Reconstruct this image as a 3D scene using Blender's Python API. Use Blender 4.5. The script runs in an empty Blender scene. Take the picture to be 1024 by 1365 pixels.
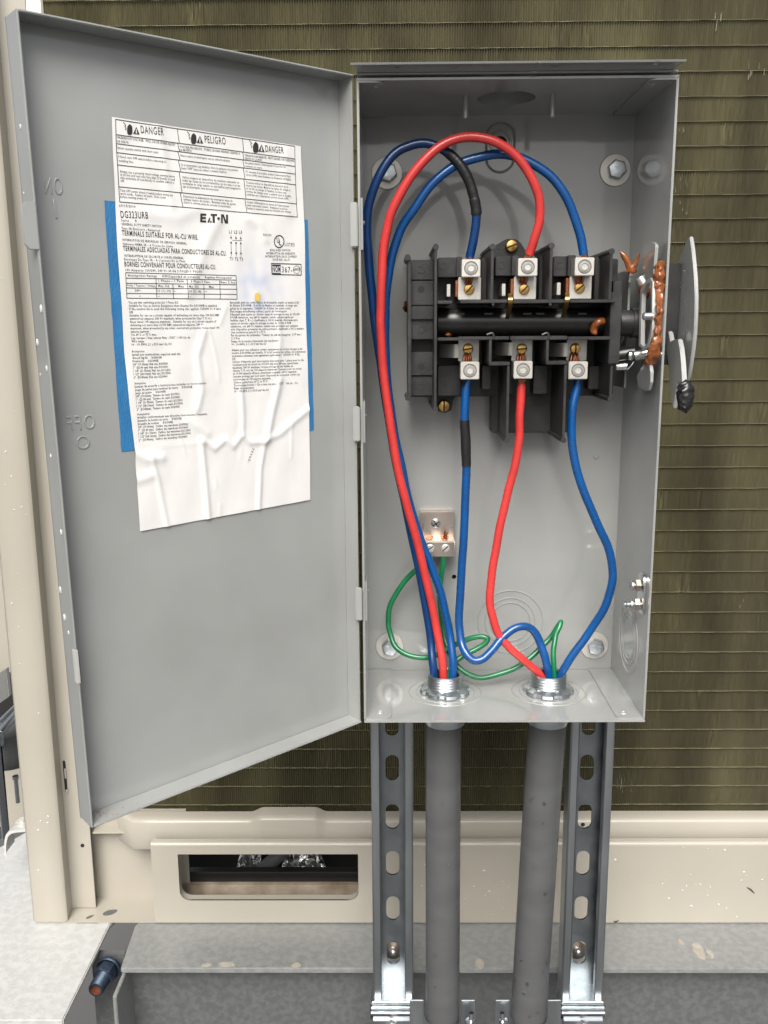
import bpy, bmesh, math, random
import numpy as np
from mathutils import Vector, Matrix
from mathutils.geometry import tessellate_polygon
from mathutils import noise as mnoise
random.seed(7)
R = math.radians
SC = bpy.context.scene
COL = SC.collection

# ------------------------------------------------------------------ camera
CO = np.array([-0.0866276, -0.6665718, 0.3016743])
PIT, YAW, ROLL, F = 0.19859386, 0.01060093, 0.00693724, 1204.55691
def _rx(a): c, s = math.cos(a), math.sin(a); return np.array([[1,0,0],[0,c,-s],[0,s,c]])
def _ry(a): c, s = math.cos(a), math.sin(a); return np.array([[c,0,s],[0,1,0],[-s,0,c]])
def _rz(a): c, s = math.cos(a), math.sin(a); return np.array([[c,-s,0],[s,c,0],[0,0,1]])
CR = _rz(YAW) @ _rx(-PIT) @ _ry(ROLL)
cam = bpy.data.cameras.new('camera')
cam.sensor_fit = 'HORIZONTAL'; cam.sensor_width = 36.0; cam.lens = F / 1024 * 36
cam.clip_start = 0.02; cam.clip_end = 500
co = bpy.data.objects.new('camera', cam); COL.objects.link(co)
m = np.eye(4); m[:3,0] = CR[:,0]; m[:3,1] = CR[:,2]; m[:3,2] = -CR[:,1]; m[:3,3] = CO
co.matrix_world = Matrix(m.tolist())
SC.camera = co

# ------------------------------------------------------------------ light: bright overcast
SUN_EL, SUN_AZ = 47.0, 186.0          # azimuth of the sun, degrees clockwise from +Y
W = bpy.data.worlds.new('World'); SC.world = W; W.use_nodes = True
nt = W.node_tree; bg = nt.nodes['Background']
sky = nt.nodes.new('ShaderNodeTexSky'); sky.sky_type = 'NISHITA'; sky.sun_disc = False
sky.sun_elevation = R(SUN_EL); sky.sun_rotation = R(SUN_AZ)
sky.air_density = 1.0; sky.dust_density = 6.0; sky.ozone_density = 0.6
hs = nt.nodes.new('ShaderNodeHueSaturation'); hs.inputs['Saturation'].default_value = 0.30
nt.links.new(sky.outputs[0], hs.inputs['Color']); nt.links.new(hs.outputs[0], bg.inputs['Color'])
bg.inputs['Strength'].default_value = 0.05
sl = bpy.data.lights.new('sun', 'SUN'); sl.energy = 1.5; sl.angle = R(36); sl.color = (1.0, 0.96, 0.90)
so = bpy.data.objects.new('sun', sl); COL.objects.link(so)
az = R(SUN_AZ); el = R(SUN_EL)
sdir = Vector((math.sin(az)*math.cos(el), math.cos(az)*math.cos(el), math.sin(el)))
so.rotation_euler = sdir.to_track_quat('Z', 'Y').to_euler()
SC.view_settings.view_transform = 'Standard'; SC.view_settings.look = 'None'
SC.view_settings.exposure = 1.52; SC.view_settings.gamma = 1.0
SC.cycles.max_bounces = 8; SC.cycles.use_denoising = True

# ------------------------------------------------------------------ pixel -> plane
def ray(u, v): return CR @ np.array([(u-512)/F, 1, -(v-682.5)/F])
def P(u, v, y): d = ray(u, v); return Vector((CO + d*((y-CO[1])/d[1])).tolist())
def PZ(u, v, z): d = ray(u, v); return Vector((CO + d*((z-CO[2])/d[2])).tolist())
def PX(u, v, x): d = ray(u, v); return Vector((CO + d*((x-CO[0])/d[0])).tolist())

# ------------------------------------------------------------------ materials
def mat(name, base, rough=0.4, metal=0.0, alt=None, nscale=30, namt=0.5, bump=0.0, bscale=400, coat=0.0, spec=0.5,
        stretch=None, rvar=0.0, trans=0.0, ior=1.5, coatior=1.5, ndet=4, sharp=(0.35,0.65), coatr=0.08):
    mt = bpy.data.materials.new(name); mt.use_nodes = True
    n = mt.node_tree; b = n.nodes['Principled BSDF']
    b.inputs['Base Color'].default_value = (*base, 1); b.inputs['Roughness'].default_value = rough
    b.inputs['Metallic'].default_value = metal; b.inputs['IOR'].default_value = ior
    b.inputs['Specular IOR Level'].default_value = spec
    b.inputs['Coat Weight'].default_value = coat; b.inputs['Coat Roughness'].default_value = coatr
    b.inputs['Coat IOR'].default_value = coatior
    b.inputs['Transmission Weight'].default_value = trans
    tc = n.nodes.new('ShaderNodeTexCoord'); out = tc.outputs['Object']
    if stretch:
        mp = n.nodes.new('ShaderNodeMapping'); mp.inputs['Scale'].default_value = stretch
        n.links.new(out, mp.inputs[0]); out = mp.outputs[0]
    if alt is not None or rvar:
        nz = n.nodes.new('ShaderNodeTexNoise'); nz.inputs['Scale'].default_value = nscale; nz.inputs['Detail'].default_value = ndet
        n.links.new(out, nz.inputs['Vector'])
        rp = n.nodes.new('ShaderNodeMapRange'); rp.inputs[1].default_value = sharp[0]; rp.inputs[2].default_value = sharp[1]
        rp.inputs[4].default_value = namt
        n.links.new(nz.outputs['Fac'], rp.inputs[0])
        if alt is not None:
            mx = n.nodes.new('ShaderNodeMix'); mx.data_type = 'RGBA'
            mx.inputs[6].default_value = (*base, 1); mx.inputs[7].default_value = (*alt, 1)
            n.links.new(rp.outputs[0], mx.inputs[0]); n.links.new(mx.outputs[2], b.inputs['Base Color'])
        if rvar:
            rr = n.nodes.new('ShaderNodeMapRange'); rr.inputs[1].default_value = 0.3; rr.inputs[2].default_value = 0.7
            rr.inputs[3].default_value = max(0.02, rough-rvar); rr.inputs[4].default_value = rough+rvar
            n.links.new(nz.outputs['Fac'], rr.inputs[0]); n.links.new(rr.outputs[0], b.inputs['Roughness'])
    if bump:
        bz = n.nodes.new('ShaderNodeTexNoise'); bz.inputs['Scale'].default_value = bscale; bz.inputs['Detail'].default_value = 3
        n.links.new(out, bz.inputs['Vector'])
        bp = n.nodes.new('ShaderNodeBump'); bp.inputs['Strength'].default_value = bump; bp.inputs['Distance'].default_value = 0.001
        n.links.new(bz.outputs['Fac'], bp.inputs['Height']); n.links.new(bp.outputs[0], b.inputs['Normal'])
    return mt
M = {}
M['grey'] = mat('grey_enamel', (0.295,0.304,0.298), 0.36, 0, alt=(0.262,0.269,0.262), nscale=16, namt=0.9, bump=0.05, bscale=900, coat=0.8, coatior=1.65, coatr=0.07, rvar=0.04)
M['grey_side'] = M['grey']
M['plastic'] = mat('black_moulded_plastic', (0.018,0.018,0.019), 0.42, 0, alt=(0.032,0.031,0.030), nscale=60, namt=0.7, bump=0.15, bscale=700, rvar=0.08)
M['plastic_dark'] = mat('black_rotor_plastic', (0.010,0.010,0.010), 0.30, 0, bump=0.08, bscale=300)
M['blue'] = mat('blue_insulation', (0.002,0.068,0.245), 0.26, 0, alt=(0.002,0.052,0.185), nscale=60, namt=0.9, bump=0.05, bscale=350, rvar=0.08, coat=0.25, coatr=0.15)
M['navy'] = mat('dark_blue_insulation', (0.002,0.034,0.135), 0.26, 0, alt=(0.002,0.027,0.105), nscale=80, namt=0.8, bump=0.05, bscale=500, coat=0.25, coatr=0.15)
M['red'] = mat('red_insulation', (0.58,0.045,0.042), 0.30, 0, alt=(0.48,0.034,0.030), nscale=60, namt=0.9, bump=0.05, bscale=350, rvar=0.08, coat=0.2, coatr=0.15)
M['green'] = mat('green_insulation', (0.005,0.16,0.055), 0.27, 0, alt=(0.004,0.12,0.045), nscale=90, namt=0.8, bump=0.05, bscale=500, coat=0.25, coatr=0.15)
M['etape'] = mat('black_vinyl_tape', (0.014,0.014,0.015), 0.34, 0, bump=0.25, bscale=350)
M['zinc'] = mat('zinc_plate', (0.60,0.64,0.66), 0.33, 1, alt=(0.46,0.50,0.53), nscale=120, namt=0.8, rvar=0.08, bump=0.04, bscale=900)
M['alu'] = mat('tin_plated_aluminium', (0.62,0.60,0.56), 0.36, 0.55, alt=(0.54,0.515,0.475), nscale=150, namt=0.7, bump=0.08, bscale=1200)
M['alu_warm'] = mat('lug_aluminium', (0.70,0.62,0.55), 0.34, 1, alt=(0.55,0.47,0.41), nscale=60, namt=0.8, bump=0.10, bscale=900)
M['steel_plate'] = mat('stamped_steel', (0.46,0.455,0.43), 0.33, 0.7, alt=(0.32,0.315,0.30), nscale=90, namt=0.8)
M['brass'] = mat('brass', (0.72,0.46,0.15), 0.28, 1, alt=(0.50,0.28,0.08), nscale=250, namt=0.7)
M['copper'] = mat('bare_copper', (0.46,0.185,0.095), 0.36, 1, alt=(0.20,0.07,0.04), nscale=400, namt=0.8)
M['grease'] = mat('rust_brown_grease', (0.30,0.092,0.022), 0.30, 0, alt=(0.15,0.042,0.012), nscale=160, namt=0.9, bump=0.35, bscale=250, coat=0.4)
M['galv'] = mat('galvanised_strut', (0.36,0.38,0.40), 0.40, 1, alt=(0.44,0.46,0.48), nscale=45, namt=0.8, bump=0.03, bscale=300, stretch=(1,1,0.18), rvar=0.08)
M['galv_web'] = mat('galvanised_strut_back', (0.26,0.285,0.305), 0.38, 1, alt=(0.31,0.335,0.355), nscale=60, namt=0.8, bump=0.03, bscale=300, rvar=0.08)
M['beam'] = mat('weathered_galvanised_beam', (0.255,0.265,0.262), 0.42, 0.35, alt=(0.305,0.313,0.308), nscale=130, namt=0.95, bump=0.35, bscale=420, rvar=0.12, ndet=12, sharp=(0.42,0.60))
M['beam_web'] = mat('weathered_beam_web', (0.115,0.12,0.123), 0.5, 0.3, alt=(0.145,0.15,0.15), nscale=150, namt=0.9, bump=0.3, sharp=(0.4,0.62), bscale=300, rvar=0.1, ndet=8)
M['scab'] = mat('rust_scab', (0.30,0.265,0.215), 0.8, 0, alt=(0.35,0.335,0.30), nscale=120, namt=0.9, bump=0.4, bscale=400)
M['pvc'] = mat('grey_pvc', (0.088,0.090,0.093), 0.40, 0, alt=(0.068,0.069,0.071), nscale=18, namt=0.8, bump=0.05, bscale=60, stretch=(1,1,3), rvar=0.06)
M['beige'] = mat('beige_cabinet_paint', (0.375,0.35,0.298), 0.36, 0, alt=(0.345,0.32,0.27), nscale=9, namt=0.7, bump=0.04, bscale=700, coat=0.15, rvar=0.04)
M['fin'] = mat('weathered_coil_fin', (0.38,0.36,0.24), 0.35, 0.65, alt=(0.20,0.185,0.125), nscale=6, namt=0.95, stretch=(2.2,1,0.6), rvar=0.08, ndet=8)
M['fin_edge'] = mat('coil_row_edge', (0.275,0.26,0.165), 0.5, 0.4, alt=(0.17,0.155,0.095), nscale=60, namt=0.9)
M['pale_zinc_lit'] = mat('pale_zinc_and_lit_edges', (0.52,0.52,0.50), 0.35, 0.3)  # clip zinc; also the lit loop rim and bright slot put into colour
M['white'] = mat('white_fill', (0.86,0.86,0.84), 0.7)
M['beam_pale'] = mat('weathered_beam_skylit', (0.45,0.455,0.445), 0.45, 0.15, alt=(0.515,0.52,0.51), nscale=110, namt=0.95, bump=0.35, bscale=420, rvar=0.12, ndet=12, sharp=(0.42,0.60))  # paler galvanising, with the sky light it catches put into the colour
M['fin_edge_l'] = mat('bared_fin_metal', (0.36,0.34,0.25), 0.4, 0.5)
M['void'] = mat('dark_interior', (0.012,0.012,0.011), 0.8)  # near-black: shade inside holes and cavities put into the colour
M['paper'] = None
M['ink'] = mat('black_print', (0.02,0.02,0.02), 0.6)
M['tape'] = mat('blue_masking_tape', (0.022,0.16,0.36), 0.6, 0, alt=(0.016,0.125,0.30), nscale=120, namt=0.8, bump=0.4, bscale=900, stretch=(1,1,0.35))
M['clear'] = mat('clear_water', (1,1,1), 0.03, 0, trans=1.0, ior=1.33)
M['glint_water'] = mat('glint_water', (1,1,1), 0.02, 0, trans=0.6, ior=1.33)  # milky white: bright sky glints in the drops put into the colour
M['rubber'] = mat('black_rubber', (0.010,0.010,0.011), 0.26, 0, bump=0.6, bscale=180)
M['whitemet'] = mat('bright_zinc', (0.80,0.80,0.78), 0.22, 1)
M['bluedark'] = mat('blued_nut', (0.035,0.055,0.085), 0.42, 0.5, alt=(0.02,0.03,0.05), nscale=150, namt=0.8, bump=0.2, bscale=400)
M['rust'] = mat('rusty_pipe_bore', (0.20,0.055,0.025), 0.6, 0.2, alt=(0.10,0.04,0.02), nscale=200, namt=0.9)
M['foil'] = mat('crumpled_foil', (0.75,0.76,0.76), 0.25, 1, bump=1.0, bscale=120)
M['dirt'] = mat('dirty_pan', (0.20,0.155,0.11), 0.6, 0, alt=(0.36,0.31,0.24), nscale=40, namt=0.9, ndet=8)
M['dirt_dark'] = mat('dark_twig', (0.05,0.038,0.028), 0.8)
M['roof'] = mat('pale_roof_membrane', (0.10,0.10,0.10), 0.8, 0, alt=(0.08,0.08,0.08), nscale=1.5, namt=0.8, ndet=8)
M['stain_y'] = mat('yellow_stain', (0.62,0.46,0.10), 0.5, 0)

# paper: white with an ink smear kept in a colour attribute
def paper_mat():
    mt = bpy.data.materials.new('label_paper'); mt.use_nodes = True
    n = mt.node_tree; b = n.nodes['Principled BSDF']
    b.inputs['Roughness'].default_value = 0.42
    a = n.nodes.new('ShaderNodeAttribute'); a.attribute_name = 'smear'
    mx = n.nodes.new('ShaderNodeMix'); mx.data_type = 'RGBA'
    mx.inputs[6].default_value = (0.68,0.67,0.66,1); mx.inputs[7].default_value = (0.43,0.48,0.64,1)
    n.links.new(a.outputs['Fac'], mx.inputs[0]); n.links.new(mx.outputs[2], b.inputs['Base Color'])
    tc = n.nodes.new('ShaderNodeTexCoord'); bz = n.nodes.new('ShaderNodeTexNoise'); bz.inputs['Scale'].default_value = 55
    bp = n.nodes.new('ShaderNodeBump'); bp.inputs['Strength'].default_value = 0.25; bp.inputs['Distance'].default_value = 0.002
    n.links.new(tc.outputs['Object'], bz.inputs[0]); n.links.new(bz.outputs['Fac'], bp.inputs['Height']); n.links.new(bp.outputs[0], b.inputs['Normal'])
    return mt
M['paper'] = paper_mat()

# ------------------------------------------------------------------ helpers
ORG = {}
def thing(name, label, cat, loc=(0,0,0), group=None):
    o = bpy.data.objects.new(name, None); COL.objects.link(o); o.location = loc; o.empty_display_size = 0.02
    o['label'] = label; o['category'] = cat
    if group: o['group'] = group
    ORG[o] = Vector(loc); return o
def tag(o, label, cat, group=None, kind=None):
    if kind in ('structure',): o['kind'] = kind
    else:
        o['label'] = label; o['category'] = cat
        o['kind'] = kind or 'thing'
    if group: o['group'] = group
    return o
class MB:
    def __init__(s): s.bm = bmesh.new()
    def quad(s, *pts): return s.bm.faces.new([s.bm.verts.new(p) for p in pts])
    def box(s, a, b, bev=0.0):
        x0,x1 = sorted((a[0],b[0])); y0,y1 = sorted((a[1],b[1])); z0,z1 = sorted((a[2],b[2]))
        t = bmesh.new(); bmesh.ops.create_cube(t, size=1.0)
        for v in t.verts: v.co = Vector(((x0+x1)/2+v.co.x*(x1-x0), (y0+y1)/2+v.co.y*(y1-y0), (z0+z1)/2+v.co.z*(z1-z0)))
        s._add(t, bev); return s
    def _add(s, t, bev=0.0, seg=2):
        if bev:
            t.normal_update()
            es = [e for e in t.edges if len(e.link_faces)==2 and e.calc_face_angle(0) > R(35)]
            bmesh.ops.bevel(t, geom=es, offset=bev, segments=seg, affect='EDGES', clamp_overlap=True)
        me = bpy.data.meshes.new('tmp'); t.to_mesh(me); t.free(); s.bm.from_mesh(me); bpy.data.meshes.remove(me)
    def prism(s, outline, depth, frame, holes=(), bev=0.0):
        """outline (2D) in a frame (origin, ex, ey), thickness along ez = ex x ey"""
        o, ex, ey = frame; ez = ex.cross(ey).normalized()
        loops = [list(outline)] + [list(h) for h in holes]
        def area(l): return sum(l[i][0]*l[(i+1)%len(l)][1]-l[(i+1)%len(l)][0]*l[i][1] for i in range(len(l)))
        for i, l in enumerate(loops):
            if (area(l) > 0) != (i == 0): l.reverse()
        t = bmesh.new(); flat = [p for l in loops for p in l]
        lo = [t.verts.new(o+ex*p[0]+ey*p[1]) for p in flat]; hi = [t.verts.new(o+ex*p[0]+ey*p[1]+ez*depth) for p in flat]
        for tri in tessellate_polygon([[Vector((p[0],p[1],0)) for p in l] for l in loops]):
            a,b,c = tri; A,B,C = (Vector((*flat[i],0)) for i in tri)
            if (B-A).cross(C-A).z < 0: a,c = c,a
            try: t.faces.new((hi[a],hi[b],hi[c])); t.faces.new((lo[c],lo[b],lo[a]))
            except ValueError: pass
        k = 0
        for l in loops:
            n = len(l)
            for i in range(n):
                a,b = k+i, k+(i+1)%n
                t.faces.new((lo[a],lo[b],hi[b],hi[a]))
            k += n
        bmesh.ops.recalc_face_normals(t, faces=t.faces)
        if bev: bmesh.ops.dissolve_limit(t, angle_limit=R(1), verts=t.verts, edges=t.edges)
        s._add(t, bev); return s
    def tube(s, pts, r, n=14, caps=True, ellip=1.0):
        pts = [Vector(p) for p in pts]; rs = r if isinstance(r, (list,tuple)) else [r]*len(pts)
        rings = []; up = None
        for i, p in enumerate(pts):
            d = (pts[min(i+1,len(pts)-1)] - pts[max(i-1,0)]).normalized()
            if up is None: up = d.orthogonal().normalized()
            up = (up - d*up.dot(d)).normalized(); sd = d.cross(up)
            rings.append([s.bm.verts.new(p + (up*math.cos(2*math.pi*k/n) + sd*math.sin(2*math.pi*k/n)*ellip)*rs[i]) for k in range(n)])
        for a, b in zip(rings, rings[1:]):
            for k in range(n): s.bm.faces.new((a[k], a[(k+1)%n], b[(k+1)%n], b[k]))
        if caps: s.bm.faces.new(rings[0][::-1]); s.bm.faces.new(rings[-1])
        return s
    def cyl(s, a, b, r, n=20): return s.tube([a, b], r, n)
    def lathe(s, o, ax, prof, n=32, nf=None):
        """prof: list of (radius, height); nf(k, r) may change the radius per angle"""
        o = Vector(o); ax = Vector(ax).normalized(); e1 = ax.orthogonal().normalized(); e2 = ax.cross(e1); rings = []
        for r, h in prof:
            rings.append([s.bm.verts.new(o + ax*h + (e1*math.cos(2*math.pi*k/n)+e2*math.sin(2*math.pi*k/n))*(nf(k,r) if nf else r)) for k in range(n)])
        for a, b in zip(rings, rings[1:]):
            for k in range(n): s.bm.faces.new((a[k], a[(k+1)%n], b[(k+1)%n], b[k]))
        return s
    def blob(s, c, rad, seed=0, amt=0.25, sub=2):
        t = bmesh.new(); bmesh.ops.create_icosphere(t, subdivisions=sub, radius=1.0); rn = random.Random(seed)
        ph = [rn.uniform(0,6) for _ in range(3)]
        for v in t.verts:
            k = 1 + amt*math.sin(3*v.co.x+ph[0])*math.cos(2.5*v.co.y+ph[1]) + amt*0.6*math.sin(5*v.co.z+ph[2])
            v.co = Vector((c[0]+v.co.x*rad[0]*k, c[1]+v.co.y*rad[1]*k, c[2]+v.co.z*rad[2]*k))
        s._add(t); return s
    def rough(s, amt, freq):
        s.bm.normal_update()
        from mathutils import noise
        for v in s.bm.verts: v.co += v.normal*amt*noise.noise(v.co*freq)
        return s
    def obj(s, name, mt, parent=None, smooth=35, recalc=True):
        if recalc: bmesh.ops.recalc_face_normals(s.bm, faces=s.bm.faces)
        o0 = ORG[parent] if parent is not None else Vector((0,0,0))
        for v in s.bm.verts: v.co -= o0
        me = bpy.data.meshes.new(name); s.bm.to_mesh(me); s.bm.free()
        for x in (mt if isinstance(mt, (list,tuple)) else [mt]): me.materials.append(x)
        if smooth:
            me.polygons.foreach_set('use_smooth', [True]*len(me.polygons)); me.set_sharp_from_angle(angle=R(smooth))
        o = bpy.data.objects.new(name, me); COL.objects.link(o)
        if parent is not None: o.parent = parent
        ORG[o] = o0.copy(); return o
def copy_thing(o, loc, label, par=None):
    c = o.copy(); COL.objects.link(c); ORG[c] = Vector(loc)
    if par is None: c.location = loc; c['label'] = label
    else: c.parent = par
    for ch in o.children: copy_thing(ch, loc, None, c)
    return c
def spline(pts, n=10):
    pts = [Vector(p) for p in pts]; out = []
    q = [pts[0]*2-pts[1]] + pts + [pts[-1]*2-pts[-2]]
    for i in range(1, len(q)-2):
        p0,p1,p2,p3 = q[i-1:i+3]
        for k in range(n):
            t = k/n; out.append(0.5*((2*p1)+(p2-p0)*t+(2*p0-5*p1+4*p2-p3)*t*t+(3*p1-p0-3*p2+p3)*t**3))
    out.append(pts[-1]); return out
def circ(c, r, n=32, ry=None): return [(c[0]+r*math.cos(2*math.pi*k/n), c[1]+(ry or r)*math.sin(2*math.pi*k/n)) for k in range(n)]
def stadium(c, w, h, n=10):
    r = w/2; L = h/2-r
    return [(c[0]+r*math.cos(math.pi*k/n), c[1]+L+r*math.sin(math.pi*k/n)) for k in range(n+1)] + \
           [(c[0]-r*math.cos(math.pi*k/n), c[1]-L-r*math.sin(math.pi*k/n)) for k in range(n+1)]
def rrect(x0, y0, x1, y1, r, n=5):
    pts = []
    for cx, cy, a in ((x1-r,y1-r,0),(x0+r,y1-r,90),(x0+r,y0+r,180),(x1-r,y0+r,270)):
        pts += [(cx+r*math.cos(R(a+90*k/n)), cy+r*math.sin(R(a+90*k/n))) for k in range(n+1)]
    return pts
X, Y, Z = Vector((1,0,0)), Vector((0,1,0)), Vector((0,0,1))
def FR(y): return (Vector((0,y,0)), X, Z)     # front-facing frame; extrudes towards -y
def ring_mb(c, r, w, ax, n=40):
    m_ = MB(); h = w*0.9
    m_.lathe(c, ax, [(r-w, -0.0002), (r-w*0.4, h), (r+w*0.4, h), (r+w, -0.0002)], n); return m_

# ================================================================== SETTING
m_ = MB(); m_.quad((-60,-60,-1.6),(60,-60,-1.6),(60,60,-1.6),(-60,60,-1.6))
tag(m_.obj('roof_surface', M['roof']), None, None, kind='structure')

# ------------------------------------------------------------------ condenser unit (beige cabinet with coil)
YP, YC = 0.25, 0.30
ZB = P(860,1231,YP).z                         # underside of cabinet = top of beams
cu = thing('condenser_unit', 'beige air conditioner cabinet with a weathered finned coil behind the open grey box', 'air conditioner', (0.0,0.28,ZB))
pitch = 0.023333; z_line = P(960,291,YC).z
ks = range(-14, 40)
xL, xR = P(56,0,YC).x, 0.47
fp = 0.00250
nf = int((xR-xL)/fp)
rn = random.Random(3)
bend = [rn.uniform(-1,1) for _ in range(nf+1)]
def fin_row(k):
    z1 = z_line - k*pitch; z0 = z1 - pitch
    mb = MB(); bm = mb.bm; rr = random.Random(100+k)
    zs = [z0, (z0+z1)/2, z1]; cols = []
    off = rr.uniform(-0.0003,0.0003); damaged = [(rr.uniform(xL,xR), rr.uniform(0.002,0.012)) for _ in range(3)]
    for i in range(nf+1):
        x = xL+i*fp
        for j, yy in enumerate((YC, YC+0.0042)):
            col = []
            for q, zz in enumerate(zs):
                dx = (rr.uniform(-0.00022,0.00022) if j == 0 else 0) + off
                dy = rr.uniform(0,0.0005) if j == 0 else 0
                for cx, wd in damaged:
                    if abs(x-cx) < wd and j == 0: dx += rr.uniform(-0.0006,0.0006); dy += rr.uniform(-0.0004,0.0006)
                col.append(bm.verts.new((x+j*fp*0.5+dx, yy+dy, zz)))
            cols.append(col)
    for a, b in zip(cols, cols[1:]):
        for q in range(2): bm.faces.new((a[q], b[q], b[q+1], a[q+1]))
    # bright collar edge along the row
    prev = None
    for i in range(0, nf+1, 3):
        x = xL+i*fp; h = 0.00004+rr.uniform(0,0.00012); yy = YC+0.0007-rr.uniform(0,0.0007); dz = rr.uniform(-0.00015,0.00015)
        ring = [bm.verts.new((x, yy, z0-h+dz)), bm.verts.new((x, yy, z0+h+dz)), bm.verts.new((x, YC+0.003, z0+h+dz))]
        if prev:
            f1 = bm.faces.new((prev[0], ring[0], ring[1], prev[1])); f2 = bm.faces.new((prev[1], ring[1], ring[2], prev[2]))
            f1.material_index = f2.material_index = 1
        prev = ring
    return mb.obj('fin_row', [M['fin'], M['fin_edge']], cu, smooth=0, recalc=False)
for k in ks:
    if z_line-k*pitch < ZB+0.085: break
    fin_row(k)
for u, v, n_, hh, sd in ((909,247,6,0.005,1),(905,276,4,0.004,2),(1008,96,6,0.006,3),(832,1042,6,0.013,4),(952,30,4,0.009,5),(915,180,3,0.004,7),(992,800,3,0.006,8),(195,1075,5,0.008,9)):
    rr = random.Random(sd); mb = MB()
    for _ in range(n_):
        c = P(u+rr.uniform(-11,11), v+rr.uniform(-9,9), YC-0.0003); h_2 = hh*rr.uniform(0.25,0.6); d = rr.uniform(-0.0008,0.0008); w_ = rr.uniform(0.00010,0.00028)
        mb.quad(c+Vector((-w_,0,-h_2)), c+Vector((w_,-0.0003,-h_2)), c+Vector((w_+d,-0.0008,h_2)), c+Vector((-w_+d,0,h_2)))
    mb.obj('bent_fin', M['fin_edge_l'], cu, smooth=0, recalc=False)
mb = MB(); mb.box((xL, YC+0.012, ZB+0.085), (xR, YC+0.02, z_line+15*pitch)); mb.obj('coil_backing', M['void'], cu)  # near-black sheet standing in for the dark inside the unit
# coil turns back at its left end
mb = MB(); mb.box((xL-0.002, YC+0.0005, ZB+0.085), (xL+0.0005, YC+0.06, z_line+15*pitch)); mb.obj('coil_end_plate', M['beige'], cu)

# corner post: front face, step, inner flange
xa = P(45,1200,YP).x; xb = P(88,1215,YP).x; yb = YP+0.026; xc = P(97,1205,yb).x; xd = P(127,1200,yb).x
zt = 0.80
mb = MB()
prof = [(xa-0.004, YP+0.06), (xa-0.004, YP+0.004), (xa, YP), (xb-0.003, YP), (xb, YP+0.003), (xc, yb-0.002), (xc+0.003, yb), (xd, yb), (xd, yb+0.002),
        (xc, yb+0.002), (xb-0.003, YP+0.005), (xb-0.006, YP+0.002), (xa+0.001, YP+0.002), (xa-0.002, YP+0.006), (xa-0.002, YP+0.06)]
frm = (Vector((0,0,ZB+0.002)), X, Y)
mb.prism(prof, zt-ZB, frm); post = mb.obj('corner_post', M['beige'], cu, smooth=50)
# slot and hole in the post
def post_patch(u0,v0,u1,v1,y): a = P(u0,v0,y); b = P(u1,v1,y); return a, b
ps = MB(); a, b = P(84,1022,YP+0.012), P(93,1058,YP+0.022); 
ps.box((xc+0.0002, yb-0.0006, b.z), (xc+0.0050, yb+0.0006, a.z)); ps.obj('wire_slot', M['void'], post)
ps = MB(); a = P(95,1024,yb); ps.box((xc+0.0036, yb-0.0022, a.z-0.012), (xc+0.0056, yb-0.0004, a.z), 0.0004)
a = P(97,1052,yb); ps.box((xc+0.0030, yb-0.0018, a.z-0.004), (xc+0.0062, yb-0.0004, a.z), 0.0004); ps.obj('bent_tab', M['beige'], post)
ps = MB(); c = P(110,1127,yb); ps.cyl(c+Vector((0,-0.0006,0)), c+Vector((0,0.004,0)), 0.0022, 16); ps.obj('screw_hole', M['void'], post)

# lower rail with raised bump in the middle
YR = 0.268
zr1 = P(860,1092,YR).z; zr0 = P(860,1123,YR).z-0.010
xr0 = P(150,1110,YR).x
def rail_pts():
    b0,b1,b2,b3 = P(332,1100,YR).x, P(350,1100,YR).x, P(418,1100,YR).x, P(436,1100,YR).x; up = 0.0055
    def dz(x):
        if x <= b0 or x >= b3: return 0
        if x < b1: return up*(0.5-0.5*math.cos(math.pi*(x-b0)/(b1-b0)))
        if x > b2: return up*(0.5-0.5*math.cos(math.pi*(b3-x)/(b3-b2)))
        return up
    xs = [xr0+(xR+0.05-xr0)*i/40 for i in range(41)] + [b0+(b3-b0)*i/24 for i in range(25)]
    return sorted(set(xs)), dz
xs, dz = rail_pts(); mb = MB(); cols = []
secs = [(0.0, 0.018), (0.0,0.010), (0.001,0.004), (0.0035,0.0008), (0.007,-0.0004),(0.5,0.0),(0.93,0.0),(0.97,0.001),(1.0,0.003),(1.0,0.02)]
for x in xs:
    d = dz(x); k = 0 if d == 0 else d/0.0055
    end = max(0.0, 1-(x-xr0)/0.016)
    ringv = []
    for f_, (zz, yo) in zip(range(len(secs)), secs):
        if f_ < 5: z_ = zr1 - zz*0.6 + d
        else: z_ = zr1 + (zr0-zr1)*zz + d
        yy = YR+yo - 0.004*k*(1 if 2 < f_ < 8 else 0) + (0.02*end**2)
        if f_ == 5: yy += 0.0025*k
        ringv.append(mb.bm.verts.new((x, yy, z_)))
    cols.append(ringv)
for a, b in zip(cols, cols[1:]):
    for q in range(len(secs)-1): mb.bm.faces.new((a[q], b[q], b[q+1], a[q+1]))
mb.obj('lower_rail', M['beige'], cu, smooth=60)
mb = MB(); c = P(777,1099,YR); mb.cyl(c+Vector((0,-0.0006,0)), c+Y*0.002, 0.0024, 16); mb.obj('screw_hole', M['void'], cu)
# rail end lying behind the door corner
mb = MB(); a, b = P(122,1098,YR+0.012), P(172,1116,YR+0.012); mb.box((a.x, YR+0.012, b.z+0.004), (b.x, YR+0.034, b.z+0.006), 0.0006)
mb.obj('rail_lip', M['beige'], cu)

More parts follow.
